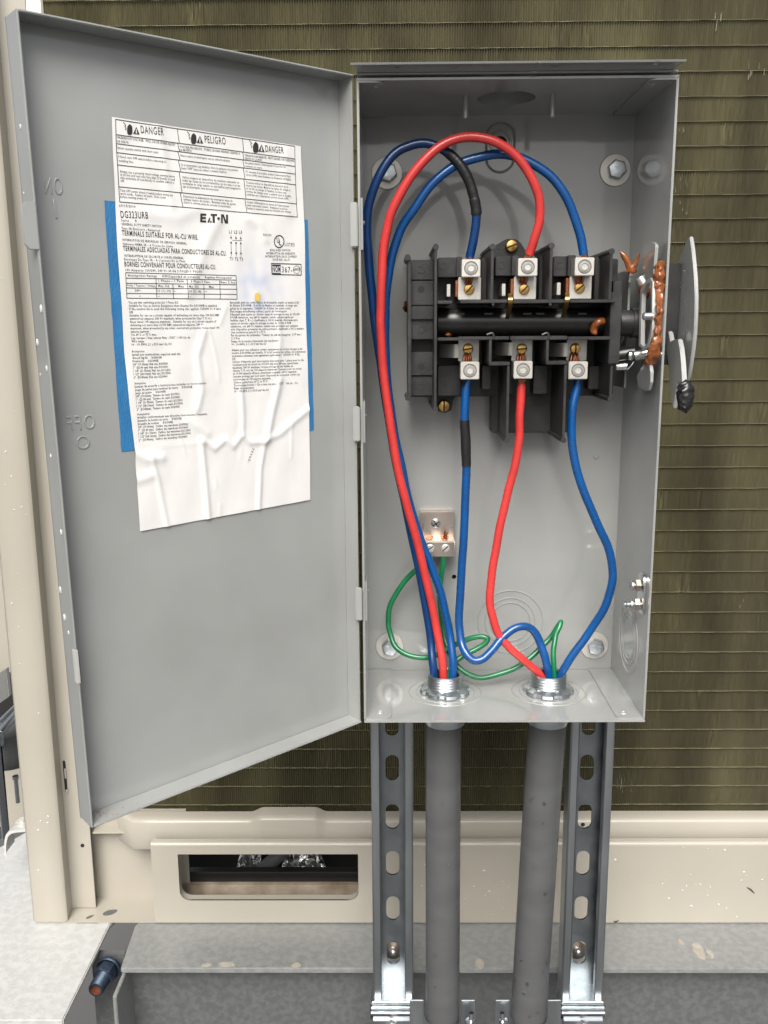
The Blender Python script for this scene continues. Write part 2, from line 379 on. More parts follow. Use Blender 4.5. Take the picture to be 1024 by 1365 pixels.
# base panel with window
zp1, zp0 = P(860,1124,YP).z, ZB+0.001
xp0 = P(204,1180,YP).x
def wz(u, v): p_ = P(u, v, YP); return (p_.x, p_.z)
x0w, z1w = wz(237,1139); x1w, z0w = wz(478,1200); rw = 0.012
win = [(x0w, z1w), (x0w, z0w+rw)] + [(x0w+rw-rw*math.cos(R(a)), z0w+rw-rw*math.sin(R(a))) for a in range(15,90,15)] + [(x0w+rw, z0w), (x1w-rw, z0w)] + \
      [(x1w-rw+rw*math.sin(R(a)), z0w+rw-rw*math.cos(R(a))) for a in range(15,90,15)] + [(x1w, z0w+rw), (x1w, z1w)]
mb = MB(); mb.prism([(xp0,zp0),(xR+0.05,zp0),(xR+0.05,zp1-0.003),(xp0,zp1-0.003)], 0.0016, FR(YP+0.0016), holes=[win])
mb.tube([(xp0, YP+0.0042, zp1-0.0036), (xR+0.05, YP+0.0042, zp1-0.0036)], 0.0042, 20)
mb.box((xp0, YP+0.0046, zp1-0.0012), (xR+0.05, YP+0.009, zp1+0.0004))
mb.box((xp0, YP+0.0016, zp0), (xp0+0.0014, YP+0.03, zp1-0.004))
panel = mb.obj('base_panel', M['beige'], cu)
mb = MB()   # folded rim of the window
for i in range(len(win)-1):
    a, b = win[i], win[i+1]; mb.quad((a[0],YP-0.0006,a[1]), (b[0],YP-0.0006,b[1]), (b[0],YP+0.010,b[1]), (a[0],YP+0.010,a[1]))
mb.obj('window_rim', M['beige'], panel, recalc=False)
# recess at the left: back wall and base pan floor
mb = MB(); zf = ZB+0.0012; yw = min(0.2975, PZ(165,1181,zf).y)
mb.box((xd-0.03, yw, zf), (xp0+0.03, yw+0.002, zr1-0.004)); mb.obj('recess_wall', M['beige'], cu)
mb = MB(); fl_l, fl_r = PZ(52,1231,zf), PZ(205,1231,zf)
fx0, fx1 = xa, xp0+0.0006
c1 = PZ(147,1216,zf); c2 = PZ(120,1222,zf)
mb.prism([(fx0,YP+0.001),(fx1,YP+0.001),(fx1,yw+0.01),(fx0,yw+0.01)], 0.0010, (Vector((0,0,zf-0.0010)), X, Y),
         holes=[[(c1.x+0.010*p[0]+0.004*p[1], c1.y+0.009*p[1]) for p in circ((0,0),0.72,16)], [(c2.x+0.0045*p[0]+0.003*p[1], c2.y+0.006*p[1]) for p in circ((0,0),0.7,12)]])
pan = mb.obj('base_pan', M['beige'], cu)
mb = MB()
for c in (c1,c2): mb.box((c.x-0.012,c.y-0.01,ZB-0.0003),(c.x+0.012,c.y+0.01,ZB+0.0001))
mb.obj('pan_hole_shade', M['beam_web'], pan)  # dark patches under the pan holes stand in for shade
# inside the window: cross bar, dirty tray, foil and stub pipe
yi = YP+0.05
a, b = P(225,1163,yi), P(490,1183,yi); mb = MB(); mb.box((a.x,yi,b.z),(b.x,yi+0.012,a.z),0.001); mb.obj('cross_bar', M['void'] if False else M['plastic_dark'], cu)
a, b = P(225,1181,yi-0.008), P(490,1206,yi-0.008); mb = MB(); mb.box((a.x,yi-0.008,b.z),(b.x,yi+0.03,a.z),0.0015); mb.obj('drain_tray', M['dirt'], cu)
yk = YP+0.11
def foil(pts, seed):
    mb = MB(); rr = random.Random(seed); n = 9; g = []
    (a0,a1),(b0,b1) = pts
    for i in range(n):
        row = []
        for j in range(n):
            f_, g_ = i/(n-1), j/(n-1)
            q0 = P(a0[0]*(1-f_)+a1[0]*f_, a0[1]*(1-f_)+a1[1]*f_, yk); q1 = P(b0[0]*(1-f_)+b1[0]*f_, b0[1]*(1-f_)+b1[1]*f_, yk)
            q = q0.lerp(q1, g_); q.y += rr.uniform(-0.012,0.012); row.append(mb.bm.verts.new(q))
        g.append(row)
    for i in range(n-1):
        for j in range(n-1): mb.bm.faces.new((g[i][j], g[i+1][j], g[i+1][j+1], g[i][j+1]))
    return mb
foil(((( 322,1132),(345,1132)),((312,1166),(352,1166))), 1).obj('foil_wrap', M['foil'], cu, smooth=0)
foil((((385,1130),(420,1130)),((372,1166),(445,1166))), 2).obj('foil_wrap', M['foil'], cu, smooth=0)
mb = MB(); mb.tube([P(395,1120,yk-0.02), P(335,1172,yk-0.02)], 0.0085, 16); mb.obj('stub_pipe', M['pvc'], cu)
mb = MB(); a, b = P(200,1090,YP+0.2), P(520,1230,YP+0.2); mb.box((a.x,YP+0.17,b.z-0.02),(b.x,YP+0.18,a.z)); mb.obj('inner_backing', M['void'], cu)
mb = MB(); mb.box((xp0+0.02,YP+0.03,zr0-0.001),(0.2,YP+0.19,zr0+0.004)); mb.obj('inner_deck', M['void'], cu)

for pts, lab_ in ((((996,1183),(1001,1186),(1006,1191)), 'thin dark curled twig stuck on the right part of the beige panel'), (((818,1228),(821,1229),(825,1227)), 'tiny dark leaf scrap at the panel foot beside the right strut')):
    sp = spline([P(u,v,YP-0.0006) for u,v in pts], 4); mb = MB(); mb.tube(sp, [0.0003+0.0005*math.sin(math.pi*i/(len(sp)-1)) for i in range(len(sp))], 8)
    tag(mb.obj('twig', M['dirt_dark']), lab_, 'twig')
# ------------------------------------------------------------------ galvanised beams
zb = ZB-0.0005
ye = PZ(860,1291,zb).y
l0, l1 = PZ(180,1234,zb), PZ(160,1292,zb)
bt = thing('steel_beam', 'grey galvanised beam with a rusty scab under the cabinet, behind both conduits', 'beam', (0.1,0.25,zb-0.2)); bt['kind'] = 'thing'
mb = MB(); mb.prism([(l1.x,ye),(0.6,ye),(0.6,YP+0.09),(l0.x+0.03,YP+0.09),(l0.x,l0.y)], 0.0065, (Vector((0,0,zb-0.0065)), X, Y), bev=0.0012)
mb.obj('top_flange', M['beam'], bt)
yweb = 0.205
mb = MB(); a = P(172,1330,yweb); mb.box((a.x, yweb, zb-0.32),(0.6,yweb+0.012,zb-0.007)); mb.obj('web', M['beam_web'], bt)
mb = MB(); rr = random.Random(9)
def scab(u, v, w, h, seed):
    rr = random.Random(seed); c = PZ(u, v, zb); n = 18
    return [(c.x+w*(0.7+0.4*rr.random())*math.cos(2*math.pi*k/n), c.y+h*(0.7+0.4*rr.random())*math.sin(2*math.pi*k/n)) for k in range(n)]
for u,v,w,h,sd in ((932,1268,0.008,0.022,1),(947,1272,0.004,0.012,2),(908,1256,0.004,0.008,3),(303,1286,0.012,0.006,4),(275,1287,0.008,0.004,5),(395,1287,0.007,0.005,6),(640,1285,0.007,0.012,7)):
    mb = MB(); mb.prism(scab(u,v,w*0.8,h*0.8,sd), 0.0002, (Vector((0,0,zb+0.0001)), X, Y)); mb.obj('rust_scab', M['scab'], bt)

r0, r1 = PZ(146,1233,zb), PZ(84,1360,zb); g0, g1 = PZ(36,1108,zb), PZ(-20,1172,zb); f0 = PZ(-40,1360,zb)
bl = thing('steel_beam', 'pale weathered galvanised beam running forward under the left cabinet corner', 'beam', (-0.45,0.15,zb-0.2)); bl['kind'] = 'thing'
mb = MB(); mb.prism([(r1.x,r1.y),(r0.x,r0.y),(r0.x+0.02,r0.y+0.06),(g0.x,g0.y),(g1.x-0.05,g1.y),(f0.x-0.1,r1.y)], 0.0065, (Vector((0,0,zb-0.0065)), X, Y), bev=0.0012)
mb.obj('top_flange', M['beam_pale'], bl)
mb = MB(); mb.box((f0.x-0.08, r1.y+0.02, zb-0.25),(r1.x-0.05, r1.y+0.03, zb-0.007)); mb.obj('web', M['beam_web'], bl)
# angle cleat and anchor bolt in the gap
ac = thing('angle_cleat', 'grey steel angle cleat in the dark gap between the two beams', 'bracket', (P(158,1300,0.2).x,0.2,zb-0.1))
ca, cb = P(118,1240,0.215), P(173,1365,0.215)
mb = MB(); mb.box((ca.x,0.216,cb.z-0.05),(cb.x,0.222,zb-0.012),0.001); mb.obj('leg', M['beam_web'], ac)  # darker than the other leg: shade of the gap put into colour
cc = P(166,1238,0.19)
mb = MB(); mb.box((cc.x-0.004,0.15,cb.z-0.05),(cc.x,0.2155,zb-0.012),0.0008); mb.obj('leg', M['beam'], ac)
ab = thing('anchor_bolt', 'dark blue nut and rusty threaded pipe end sticking out between the beams', 'bolt', P(130,1318,0.19))
n0 = P(146,1288,0.205); n1 = P(117,1338,0.150); ax = (n1-n0).normalized(); 
mb = MB(); mb.lathe(n0, ax, [(0,0.0),(0.0125,0.0),(0.0135,0.001),(0.0135,0.004),(0.012,0.005)], 28); mb.lathe(n0, ax, [(0.0115,0.005),(0.0115,0.0165),(0.0105,0.018),(0.0,0.018)], 6); mb.obj('nut', M['bluedark'], ab)
Lb = (n1-n0).length*0.66
pr = [(0.0078,0.016)]
for i in range(10): h = 0.018+i*(Lb-0.018)/10; pr += [(0.0084,h),(0.0076,h+(Lb-0.018)/20)]
pr += [(0.0076,Lb),(0.0058,Lb)]
mb = MB(); mb.lathe(n0, ax, pr, 20); mb.obj('threaded_end', M['bluedark'], ab)
mb = MB(); mb.lathe(n0, ax, [(0.0058,Lb),(0.0055,Lb-0.004),(0.0,Lb-0.004)], 20); mb.obj('bore', M['rust'], ab)

# ------------------------------------------------------------------ bits beyond the post at the far left
yfar = 0.62
def far_box(name, mt, u0,v0,u1,v1, y, label, cat, dep=0.03, bev=0.002):
    a, b = P(u0,v0,y), P(u1,v1,y); mb = MB(); mb.box((a.x,y,b.z),(b.x,y+dep,a.z),bev); return tag(mb.obj(name, mt), label, cat)
far_box('back_wall_panel', M['beige'], -90,560,40,905, 0.72, 'dull tan panel edge far behind the left cabinet post', 'panel')
far_box('white_gap_sheet', M['white'], 5,-60,75,60, 0.9, 'added white sheet for the blown-out gap between the beige post and the coil, top left', 'backdrop')  # added sheet that makes the gap beside the post read bright white
t = thing('grey_tank', 'rounded dark grey vessel half hidden by the beige corner post', 'tank', P(10,985,0.60))
mb = MB(); c = P(12,990,0.60); mb.lathe(c-Z*0.035, Z, [(0,0),(0.026,0.002),(0.034,0.012),(0.036,0.035),(0.034,0.058),(0.02,0.068),(0,0.07)], 28); mb.obj('shell', M['pvc'], t)
mb = MB(); mb.tube([P(-12,988,0.55),P(24,950,0.55)], 0.0065, 14); mb.tube([P(-12,972,0.555),P(22,940,0.555)], 0.003, 10)
tag(mb.obj('chrome_rod', M['zinc']), 'shiny chrome rod slanting beside the left cabinet post', 'rod')
a = P(0,905,0.58); mb = MB(); mb.prism([(P(-14,905,0.58).x,P(-14,905,0.58).z),(P(12,888,0.58).x,P(12,888,0.58).z),(P(16,925,0.58).x,P(16,925,0.58).z),(P(2,935,0.58).x,P(2,935,0.58).z)], 0.01, FR(0.58), bev=0.001)
tag(mb.obj('bracket_plate', M['whitemet']), 'white metal plate corner above the chrome rod', 'plate')
far_box('dark_cavity', M['void'], -60,905,30,975, 0.66, 'near-black block standing in for the dark cavity behind the chrome rod', 'housing')  # near-black block stands in for the shade of a cavity
far_box('grey_cabinet_side', M['beige'], -60,1000,45,1110, 0.75, 'dull beige cabinet side seen past the slotted strut', 'cabinet')
t = thing('slotted_strut', 'dark slotted strut standing at the far left picture edge', 'strut', P(2,1050,0.5))
a, b = P(-22,930,0.52), P(13,1118,0.52)
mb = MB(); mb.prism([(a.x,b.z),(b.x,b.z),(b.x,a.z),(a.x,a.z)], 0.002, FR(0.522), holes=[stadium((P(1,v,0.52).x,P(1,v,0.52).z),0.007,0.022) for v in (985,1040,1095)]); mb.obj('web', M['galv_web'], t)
mb = MB(); mb.box((b.x-0.002,0.50,b.z),(b.x,0.5198,a.z)); mb.obj('flange', M['galv'], t)
mb = MB(); a = P(18,1052,0.56); mb.lathe(P(23,1060,0.56), Z, [(0,-0.012),(0.003,-0.012),(0.003,0.026),(0.0045,0.026),(0.0045,0.031),(0,0.031)], 12); tag(mb.obj('hook_bolt', M['zinc']), 'small zinc bolt hanging behind the left post edge', 'bolt')
t = thing('strut_clip', 'pale zinc bent clip resting on the left beam end', 'clip', P(20,1120,0.34))
mb = MB(); pts = [P(6,1140,0.33),P(6,1120,0.33),P(13,1108,0.33),P(40,1105,0.33)]
sp = spline(pts, 6)
for a, b in zip(sp, sp[1:]): mb.quad(a, b, b+Y*0.03, a+Y*0.03); mb.quad(a-Z*0.0035-X*-0.002, b-Z*0.0035-X*-0.002, b, a)
mb.obj('strap', M['pale_zinc_lit'], t, recalc=False)
mb = MB(); mb.lathe(P(30,1098,0.345), Z, [(0,-0.003),(0.008,-0.003),(0.008,0.003),(0.004,0.003),(0.004,0.007),(0,0.007)], 14); mb.obj('nut', M['pale_zinc_lit'], t)

# ------------------------------------------------------------------ strut channels
def strut(x0, x1, z1, z0, yf, label, slots):
    t = thing('strut_channel', label, 'strut', ((x0+x1)/2, yf, z0), 'strut channels behind the box')
    dp = 0.0215 if False else 0.021; th = 0.0022; cx = (x0+x1)/2
    lip = 0.0082
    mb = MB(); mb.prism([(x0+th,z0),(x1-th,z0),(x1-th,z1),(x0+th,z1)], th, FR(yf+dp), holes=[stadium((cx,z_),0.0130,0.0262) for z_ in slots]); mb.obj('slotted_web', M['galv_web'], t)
    for s, xx in ((1,x0),(-1,x1)):
        a = [(0,0.0015),(0.0015,0),(lip-0.001,0),(lip,0.001),(lip,0.0075),(lip-th*0.8,0.0075),(lip-th*0.8,th),(th,th),(th,dp),(0,dp)]
        mb = MB(); mb.prism([(xx+s*p[0], yf+p[1]) for p in a], z1-z0, (Vector((0,0,z0)), X, Y)); mb.obj('flange', M['galv'], t, smooth=25)
    return t
YS = 0.108+0.0016
sx0, sx1 = P(496,1150,YS).x, P(551,1150,YS).x
ZS0 = P(520,1338,YS).z
sl1 = [P(523,v,YS+0.021).z for v in (962,1022,1087,1149,1209,1268,1328)]
strut(sx0, sx1, 0.06, ZS0, YS, 'left slotted galvanised strut channel under the box, beside the upright conduit', sl1)
tx0, tx1 = P(752,1150,YS).x, P(812,1150,YS).x
strut(tx1-0.0405, tx1, 0.06, ZS0, YS, 'right slotted galvanised strut channel partly hidden by the leaning conduit', sl1)
# spring nut bolts seen through the low slots
def slot_bolt(u, v, label):
    c = P(u, v, YS+0.035); t = thing('strut_bolt', label, 'bolt', c, 'bolts behind the strut slots')
    mb = MB(); mb.lathe(c, -Y, [(0,-0.004),(0.010,-0.004),(0.010,-0.001),(0.0045,0.0),(0.0045,0.003),(0,0.003)], 20); mb.obj('washer', M['alu_warm'], t)
    mb = MB(); mb.lathe(c+Z*0.002, -Y, [(0.0036,0.003),(0.0036,0.006),(0.002,0.007),(0,0.007)], 6); mb.obj('hex_head', M['zinc'], t)
slot_bolt(524,1268,'small bolt and washer inside the lowest clear slot of the left strut')
slot_bolt(770,1268,'small bolt and washer inside the lowest clear slot of the right strut')

def strut_bracket(u0, u1, label):
    yb_ = 0.1035; a, b = P(u0,1336,yb_), P(u1,1336,yb_); z = a.z
    t = thing('strut_bracket', label, 'bracket', ((a.x+b.x)/2, yb_, z-0.05), 'brackets at the strut feet')
    for i in range(3):
        mb = MB(); e = 0.0006*i; mb.box((a.x-e-0.0005, yb_-0.002*i, z-0.0042*(i+1)+0.0006),(b.x+e+0.0005, yb_+0.028, z-0.0042*i),0.0009); mb.obj('plate', M['zinc'], t)
    mb = MB(); mb.box((a.x-0.002, yb_-0.006, z-0.075),(b.x+0.002, yb_+0.026, z-0.0132),0.003); body = mb.obj('body', M['galv'], t)
    c = P((u0+u1)/2,1367,yb_-0.006); mb = MB(); mb.lathe(c, -Y, [(0.006,-0.001),(0.006,0.004),(0.005,0.005),(0,0.005)], 6); mb.obj('hex_head', M['whitemet'], t)
    # round rod entering the slot above
    c = P((u0+u1)/2-2,1332,YS+0.012); mb = MB(); mb.tube([c-Z*0.012, c+Z*0.006], 0.0055, 16); mb.obj('spring', M['plastic_dark'], t)
strut_bracket(496,550,'stacked zinc plates and bracket at the foot of the left strut')
strut_bracket(750,805,'stacked zinc plates and bracket at the foot of the right strut')

# ------------------------------------------------------------------ conduits
YO = 0.058
def conduit(u0,v0,u1,v1,r,label):
    a, b = P(u0,v0,YO), P(u1,v1,YO); d = (b-a).normalized(); b = b+d*0.10
    t = thing('conduit', label, 'conduit', b, 'grey conduits under the box')
    a = a-d*0.012; mb = MB(); n = 26; mb.tube([a.lerp(b,i/n) for i in range(n+1)], r, 28); mb.obj('pipe', M['pvc'], t)
conduit(591,968,590,1345,0.0154,'upright grey plastic conduit with raindrops, between the left strut and centre')
conduit(729,971,705,1345,0.0163,'leaning grey plastic conduit with raindrops, next to the right strut')

def clamp(u, label, sgn):
    c = P(u,1352,YO); t = thing('conduit_clamp', label, 'clamp', c, 'conduit clamps at the lower edge'); r = 0.0172
    mb = MB()
    pts = [c+Vector((r*math.cos(R(a)), r*math.sin(R(a)), 0)) for a in range(180,361,12)]
    for p, q in zip(pts, pts[1:]): mb.quad(p-Z*0.009, q-Z*0.009, q+Z*0.005*0, p+Z*0.0)
    mb.obj('band', M['zinc'], t, recalc=False)
    for s in (-1,1):
        e = c+Vector((s*(r+0.0065),0.004,0.004)); mb = MB(); mb.box((e.x-0.0065,e.y-0.001,e.z-0.02),(e.x+0.0065,e.y+0.001,e.z+0.008),0.0006); mb.obj('ear', M['galv'], t)
    e = c+Vector((sgn*(r+0.007),-0.010,0)); mb = MB(); mb.tube([e-Z*0.02, e+Z*0.010+X*sgn*0.0015], 0.0021, 12); mb.obj('clamp_screw', M['zinc'], t)
    mb = MB(); mb.lathe(e-Z*0.001, Z, [(0,-0.003),(0.0042,-0.003),(0.0042,0.003),(0,0.003)], 6); mb.obj('nut', M['zinc'], t)
clamp(590,'zinc clamp holding the foot of the upright conduit',1)
clamp(705,'zinc clamp round the foot of the leaning conduit',-1)

# ================================================================== ENCLOSURE
H, D, HW, TH = 0.4715, 0.1067, 0.1105, 0.0016
en = thing('safety_switch_enclosure', 'open grey steel switch box with its door swung out to the left', 'electrical box', (0,D,0))
# back panel with keyhole and small hole
kc = P(667,197,D); sh = P(605.5,769,D)
mb = MB(); mb.prism([(-HW,0),(HW,0),(HW,H),(-HW,H)], TH, (Vector((0,D+TH,0)), X, Z), holes=[circ((kc.x,kc.z+0.004),0.0052,20), circ((sh.x,sh.z),0.0021,14)])
back = mb.obj('back_panel', M['grey'], en)
mb = MB()
o1, i1 = stadium((kc.x,kc.z),0.0245,0.0395,12), stadium((kc.x,kc.z),0.0205,0.0355,12)
vo = [mb.bm.verts.new((p[0],D-0.0002,p[1])) for p in o1]; vm = [mb.bm.verts.new(((p[0]+q[0])/2,D-0.0016,(p[1]+q[1])/2)) for p,q in zip(o1,i1)]; vi = [mb.bm.verts.new((p[0],D-0.0002,p[1])) for p in i1]
n = len(vo)
for k in range(n): mb.bm.faces.new((vo[k],vo[(k+1)%n],vm[(k+1)%n],vm[k])); mb.bm.faces.new((vm[k],vm[(k+1)%n],vi[(k+1)%n],vi[k]))
mb.obj('keyhole_emboss', M['grey'], back)
ring_mb(Vector((kc.x,D,kc.z+0.004)), 0.0082, 0.0012, -Y).obj('keyhole_emboss', M['grey'], back)
mb = MB(); mb.cyl((kc.x,D+0.006,kc.z+0.004),(kc.x,D+0.0068,kc.z+0.004),0.007,20); mb.cyl((sh.x,D+0.006,sh.z),(sh.x,D+0.0068,sh.z),0.004,16); mb.obj('hole_backing', M['void'], back)
kk = P(680,829,D)
for r in (0.0290,0.0222,0.0178): ring_mb(Vector((kk.x,D,kk.z)), r, 0.0007, -Y, 56).obj('knockout_ring', M['grey'], back)
mb = MB(); c = P(795,609,D); mb.lathe(c, -Y, [(0.0024,0),(0.0016,0.0008),(0,0.001)], 16)
for z_ in (0.012,0.458): mb.box((-HW+TH,D-0.0009,z_-0.0003),(HW-TH,D,z_+0.0003)) if False else None
mb.obj('dimple', M['grey'], back)
# side walls
mb = MB(); mb.box((-HW,0,0),(-HW+TH,D-0.0002,H),0.0006); lw = mb.obj('side_panel', M['grey'], en)
fr_r = (Vector((HW-TH,0,0)), Y, Z)
mb = MB(); mb.prism([(0,0),(D-0.0002,0),(D-0.0002,H),(0,H)], TH, fr_r, bev=0.0005); rw_ = mb.obj('side_panel', M['grey'], en)
kr = PX(838,850,HW-TH)
for r in (0.029,0.0222): ring_mb(Vector((HW-TH,kr.y,kr.z)), r, 0.0009, -X, 56).obj('knockout_ring', M['grey'], rw_)
ring_mb(Vector((HW-TH,kr.y,kr.z)), 0.0178, 0.0007, -X, 56).obj('knockout_ring', M['grey'], rw_)
# top with hub hole
hc = PZ(675,131,H-TH)
mb = MB(); mb.prism([(-HW+0.0002,0),(HW-0.0002,0),(HW-0.0002,D-0.0004),(-HW+0.0002,D-0.0004)], TH, (Vector((0,0,H-TH)), X, Y), holes=[circ((hc.x,hc.y),0.0215,40)], bev=0.0)
tp = mb.obj('top_panel', M['grey'], en)
mb = MB(); mb.lathe((hc.x,hc.y,H+TH), Z, [(0.0215,-TH),(0.0215,0.005),(0.0215,0.006),(0,0.006)], 40); mb.obj('hub_cap', M['grey'], tp)
for u,v in ((621,128),(737,126)):
    c = PZ(u,v,H-TH); mb = MB(); mb.cyl(c, c-Z*0.0155, 0.0021, 16); mb.obj('guide_pin', M['grey'], tp)
# bottom
bx = [Vector((P(593.4,918,0.0).x,0,0)),]
c1 = PZ(593.4,917,0.004); c2 = PZ(731,919,0.004)
c1.z = c2.z = 0; 
CY = 0.057
c1 = Vector((P(593.4,922,CY).x, CY, 0)); c2 = Vector((P(731,924,CY).x, CY, 0))
mb = MB(); mb.prism([(-HW+0.0002,-0.0012),(HW-0.0002,-0.0012),(HW-0.0002,D-0.0004),(-HW+0.0002,D-0.0004)], TH, (Vector((0,0,-TH)), X, Y), holes=[circ((c1.x,c1.y),0.0142,32), circ((c2.x,c2.y),0.0142,32)])
bp_ = mb.obj('bottom_panel', M['grey'], en)
for c in (c1,c2):
    ring_mb(c, 0.0305, 0.0007, Z, 56).obj('knockout_ring', M['grey'], bp_); ring_mb(c, 0.0245, 0.0006, Z, 56).obj('knockout_ring', M['grey'], bp_)
# corner tabs with rivets
def tab(x0, x1, z, up, rv):
    mb = MB(); r = 0.006; s = 1 if x1 > x0 else -1
    pts = [(x0, 0.0002), (x1-s*r, 0.0002)] + [(x1-s*r+s*r*math.sin(R(a)), 0.0002+r-r*math.cos(R(a))) for a in (30,60,90)] + [(x1, D-0.0015), (x0, D-0.0015)]
    mb.prism(pts, 0.0012, (Vector((0,0,z if up else z-0.0012)), X, Y)); t_ = mb.obj('corner_tab', M['grey'], en)
    zz = z+0.0012 if up else z-0.0012
    mb = MB(); mb.lathe((rv[0],rv[1],zz), Z if up else -Z, [(0.0032,-0.0002),(0.0026,0.0007),(0.0016,0.0007),(0.0012,0.0001),(0,0.0001)], 20); mb.obj('rivet', M['grey'], t_)
tab(-HW+TH, P(522,950,0.0).x, 0.0001, True, (-0.098,0.012))
tab(HW-TH, P(823,950,0.0).x, 0.0001, True, (0.096,0.010))
tab(-HW+TH, P(512,110,0.0).x, H-TH-0.0001, False, (-0.098,0.013))
tab(HW-TH, P(866,105,0.0).x, H-TH-0.0001, False, (0.096,0.013))
# drip shield over the opening
zl = P(690,84,-0.0165).z
mb = MB(); xl0, xl1 = P(467,86,-0.0165).x, P(914,83,-0.0165).x+0.0005
prof = [(0.03,H+0.0034),(-0.002,H+0.0034),(-0.007,H+0.0048),(-0.0165,zl),(-0.0172,zl+0.0012),(-0.0068,H+0.0062),(-0.002,H+0.0048),(0.03,H+0.0048)]
cols = []
for x, s in ((xl0,0),(xl1,1)): cols.append([mb.bm.verts.new((x + (0 if p[0] < -0.01 else (0.0035 if s == 0 else -0.0035)), p[0], p[1])) for p in prof])
n = len(prof)
for k in range(n): mb.bm.faces.new((cols[0][k],cols[0][(k+1)%n],cols[1][(k+1)%n],cols[1][k]))
mb.bm.faces.new(cols[0]); mb.bm.faces.new(cols[1][::-1])
mb.box((-HW+0.001,-0.0006,H+TH+0.0002),(HW-0.001,0.02,H+0.0032),0.0004)
mb.obj('drip_shield', M['grey'], en)
# hinge leaves on the left wall: door side and box side
for v0, v1 in ((282,345),(562,591+50),(782,826)):
    za, zb_ = P(472,v0,0.0).z, P(472,v1,0.0).z
    if v0 == 562: za, zb_ = P(480,541,0).z, P(480,588,0).z
    if v0 == 282: za, zb_ = P(476,270,0).z, P(478,330,0).z
    x_ = -HW
    mb = MB(); mb.box((x_-0.0055,-0.0035,zb_),(x_-0.0003,-0.0010,za),0.0008); mb.obj('hinge_leaf', M['grey'], en)
    mb = MB(); mb.box((x_+TH+0.0001,0.001,zb_-0.002),(x_+TH+0.0016,0.020,za+0.004),0.0007); mb.obj('hinge_leaf', M['grey'], en)
    mb = MB(); mb.lathe((x_+TH+0.0015,0.021,(za+zb_)/2+0.004), X, [(0.0016,0),(0.0012,0.0008),(0,0.001)], 12); mb.obj('weld_spot', M['grey'], en)
# latch hardware low on the right wall
lc = PX(858,790,HW-TH)
mb = MB()
mb.prism(rrect(lc.y-0.008,lc.z-0.0175,lc.y+0.010,lc.z+0.016,0.007), 0.0018, (Vector((HW-TH-0.002,0,0)), Y, Z), bev=0.0005); lb = mb.obj('latch_plate', M['whitemet'], en)
for v, ln, mt in ((784,0.0085,'alu_warm'),(811,0.0135,'alu_warm')):
    c = PX(858,v,HW-TH-0.002); c.y = lc.y+0.001
    mb = MB(); pr = [(0.0025,0.0)]
    for i in range(5): pr += [(0.0028,ln*(i+0.3)/5.0),(0.0022,ln*(i+0.8)/5.0)]
    pr += [(0.0018,ln),(0,ln+0.001)]
    mb.lathe(c, -X, pr, 16); mb.obj('stud', M['zinc'], lb)
    mb = MB(); mb.lathe(c-X*0.001, -X, [(0,0.0),(0.0052,0),(0.0052,0.0035),(0,0.0035)], 6); mb.lathe(c-X*0.006, -X, [(0.0026,0),(0.0044,0.0004),(0.0044,0.0018),(0.0026,0.0022)], 18); mb.obj('nut', M[mt], lb)

# ------------------------------------------------------------------ door
DW, DD = 0.225, 0.0165
def sph(u, v, r):
    d = ray(u, v); h = np.array([-0.1115,-0.001]); a = d[0]**2+d[1]**2; o = CO[:2]-h; b = 2*(o@d[:2]); c = o@o-r*r
    t = (-b-math.sqrt(b*b-4*a*c))/(2*a); return Vector((CO+d*t).tolist())
FT, FB = sph(21,10,DW), sph(122,1105,DW)
HT, HB = Vector((-0.1118,-0.0012,0.4735)), Vector((-0.1118,-0.0012,-0.0015))
ex_ = ((FT-HT)+(FB-HB)).normalized()
DN = Vector((-ex_.y, ex_.x, 0)); DN = DN if DN.dot(Vector(CO.tolist())-FT) > 0 else -DN; DN.normalize()
DH = 0.475
def door3(a, z, t):
    """a: metres to the right of the free edge measured from the hinge (negative), z: metres up, t: out of the panel"""
    w = z/DH; h = HB.lerp(HT, w); f = FB.lerp(FT, w); return h.lerp(f, -a/DW) + DN*(t-DD)
def DP(u, v, t=0.0):
    d = Vector(ray(u, v).tolist()); o = Vector(CO.tolist()); a, z = -DW/2, DH/2
    for _ in range(12):
        p = door3(a, z, t); e = 1e-4
        pa = (door3(a+e,z,t)-p)/e; pz = (door3(a,z+e,t)-p)/e
        A = np.array([[pa.x,pz.x,-d.x],[pa.y,pz.y,-d.y],[pa.z,pz.z,-d.z]]); s = np.linalg.solve(A, np.array((o-p)[:]))
        a += s[0]; z += s[1]
    return a, z
def door_grid(a0,z0,a1,z1,t0,t1,bev=0.0008):
    """a slab on the door, from t0 to t1"""
    mb = MB(); t = bmesh.new(); na = max(1, int(abs(a1-a0)/0.012)); nz = max(1, int(abs(z1-z0)/0.012)); v = {}
    for k, tt in enumerate((t0,t1)):
        for i in range(na+1):
            for j in range(nz+1): v[k,i,j] = t.verts.new(door3(a0+(a1-a0)*i/na, z0+(z1-z0)*j/nz, tt))
    for i in range(na):
        for j in range(nz):
            for k in (0,1): t.faces.new((v[k,i,j],v[k,i+1,j],v[k,i+1,j+1],v[k,i,j+1]))
    for i in range(na):
        for j in (0,nz): t.faces.new((v[0,i,j],v[0,i+1,j],v[1,i+1,j],v[1,i,j]))
    for j in range(nz):
        for i in (0,na): t.faces.new((v[0,i,j],v[0,i,j+1],v[1,i,j+1],v[1,i,j]))
    bmesh.ops.recalc_face_normals(t, faces=t.faces); mb._add(t, bev); return mb
ORG_door = en
dm = MB(); Tn = 0.0015
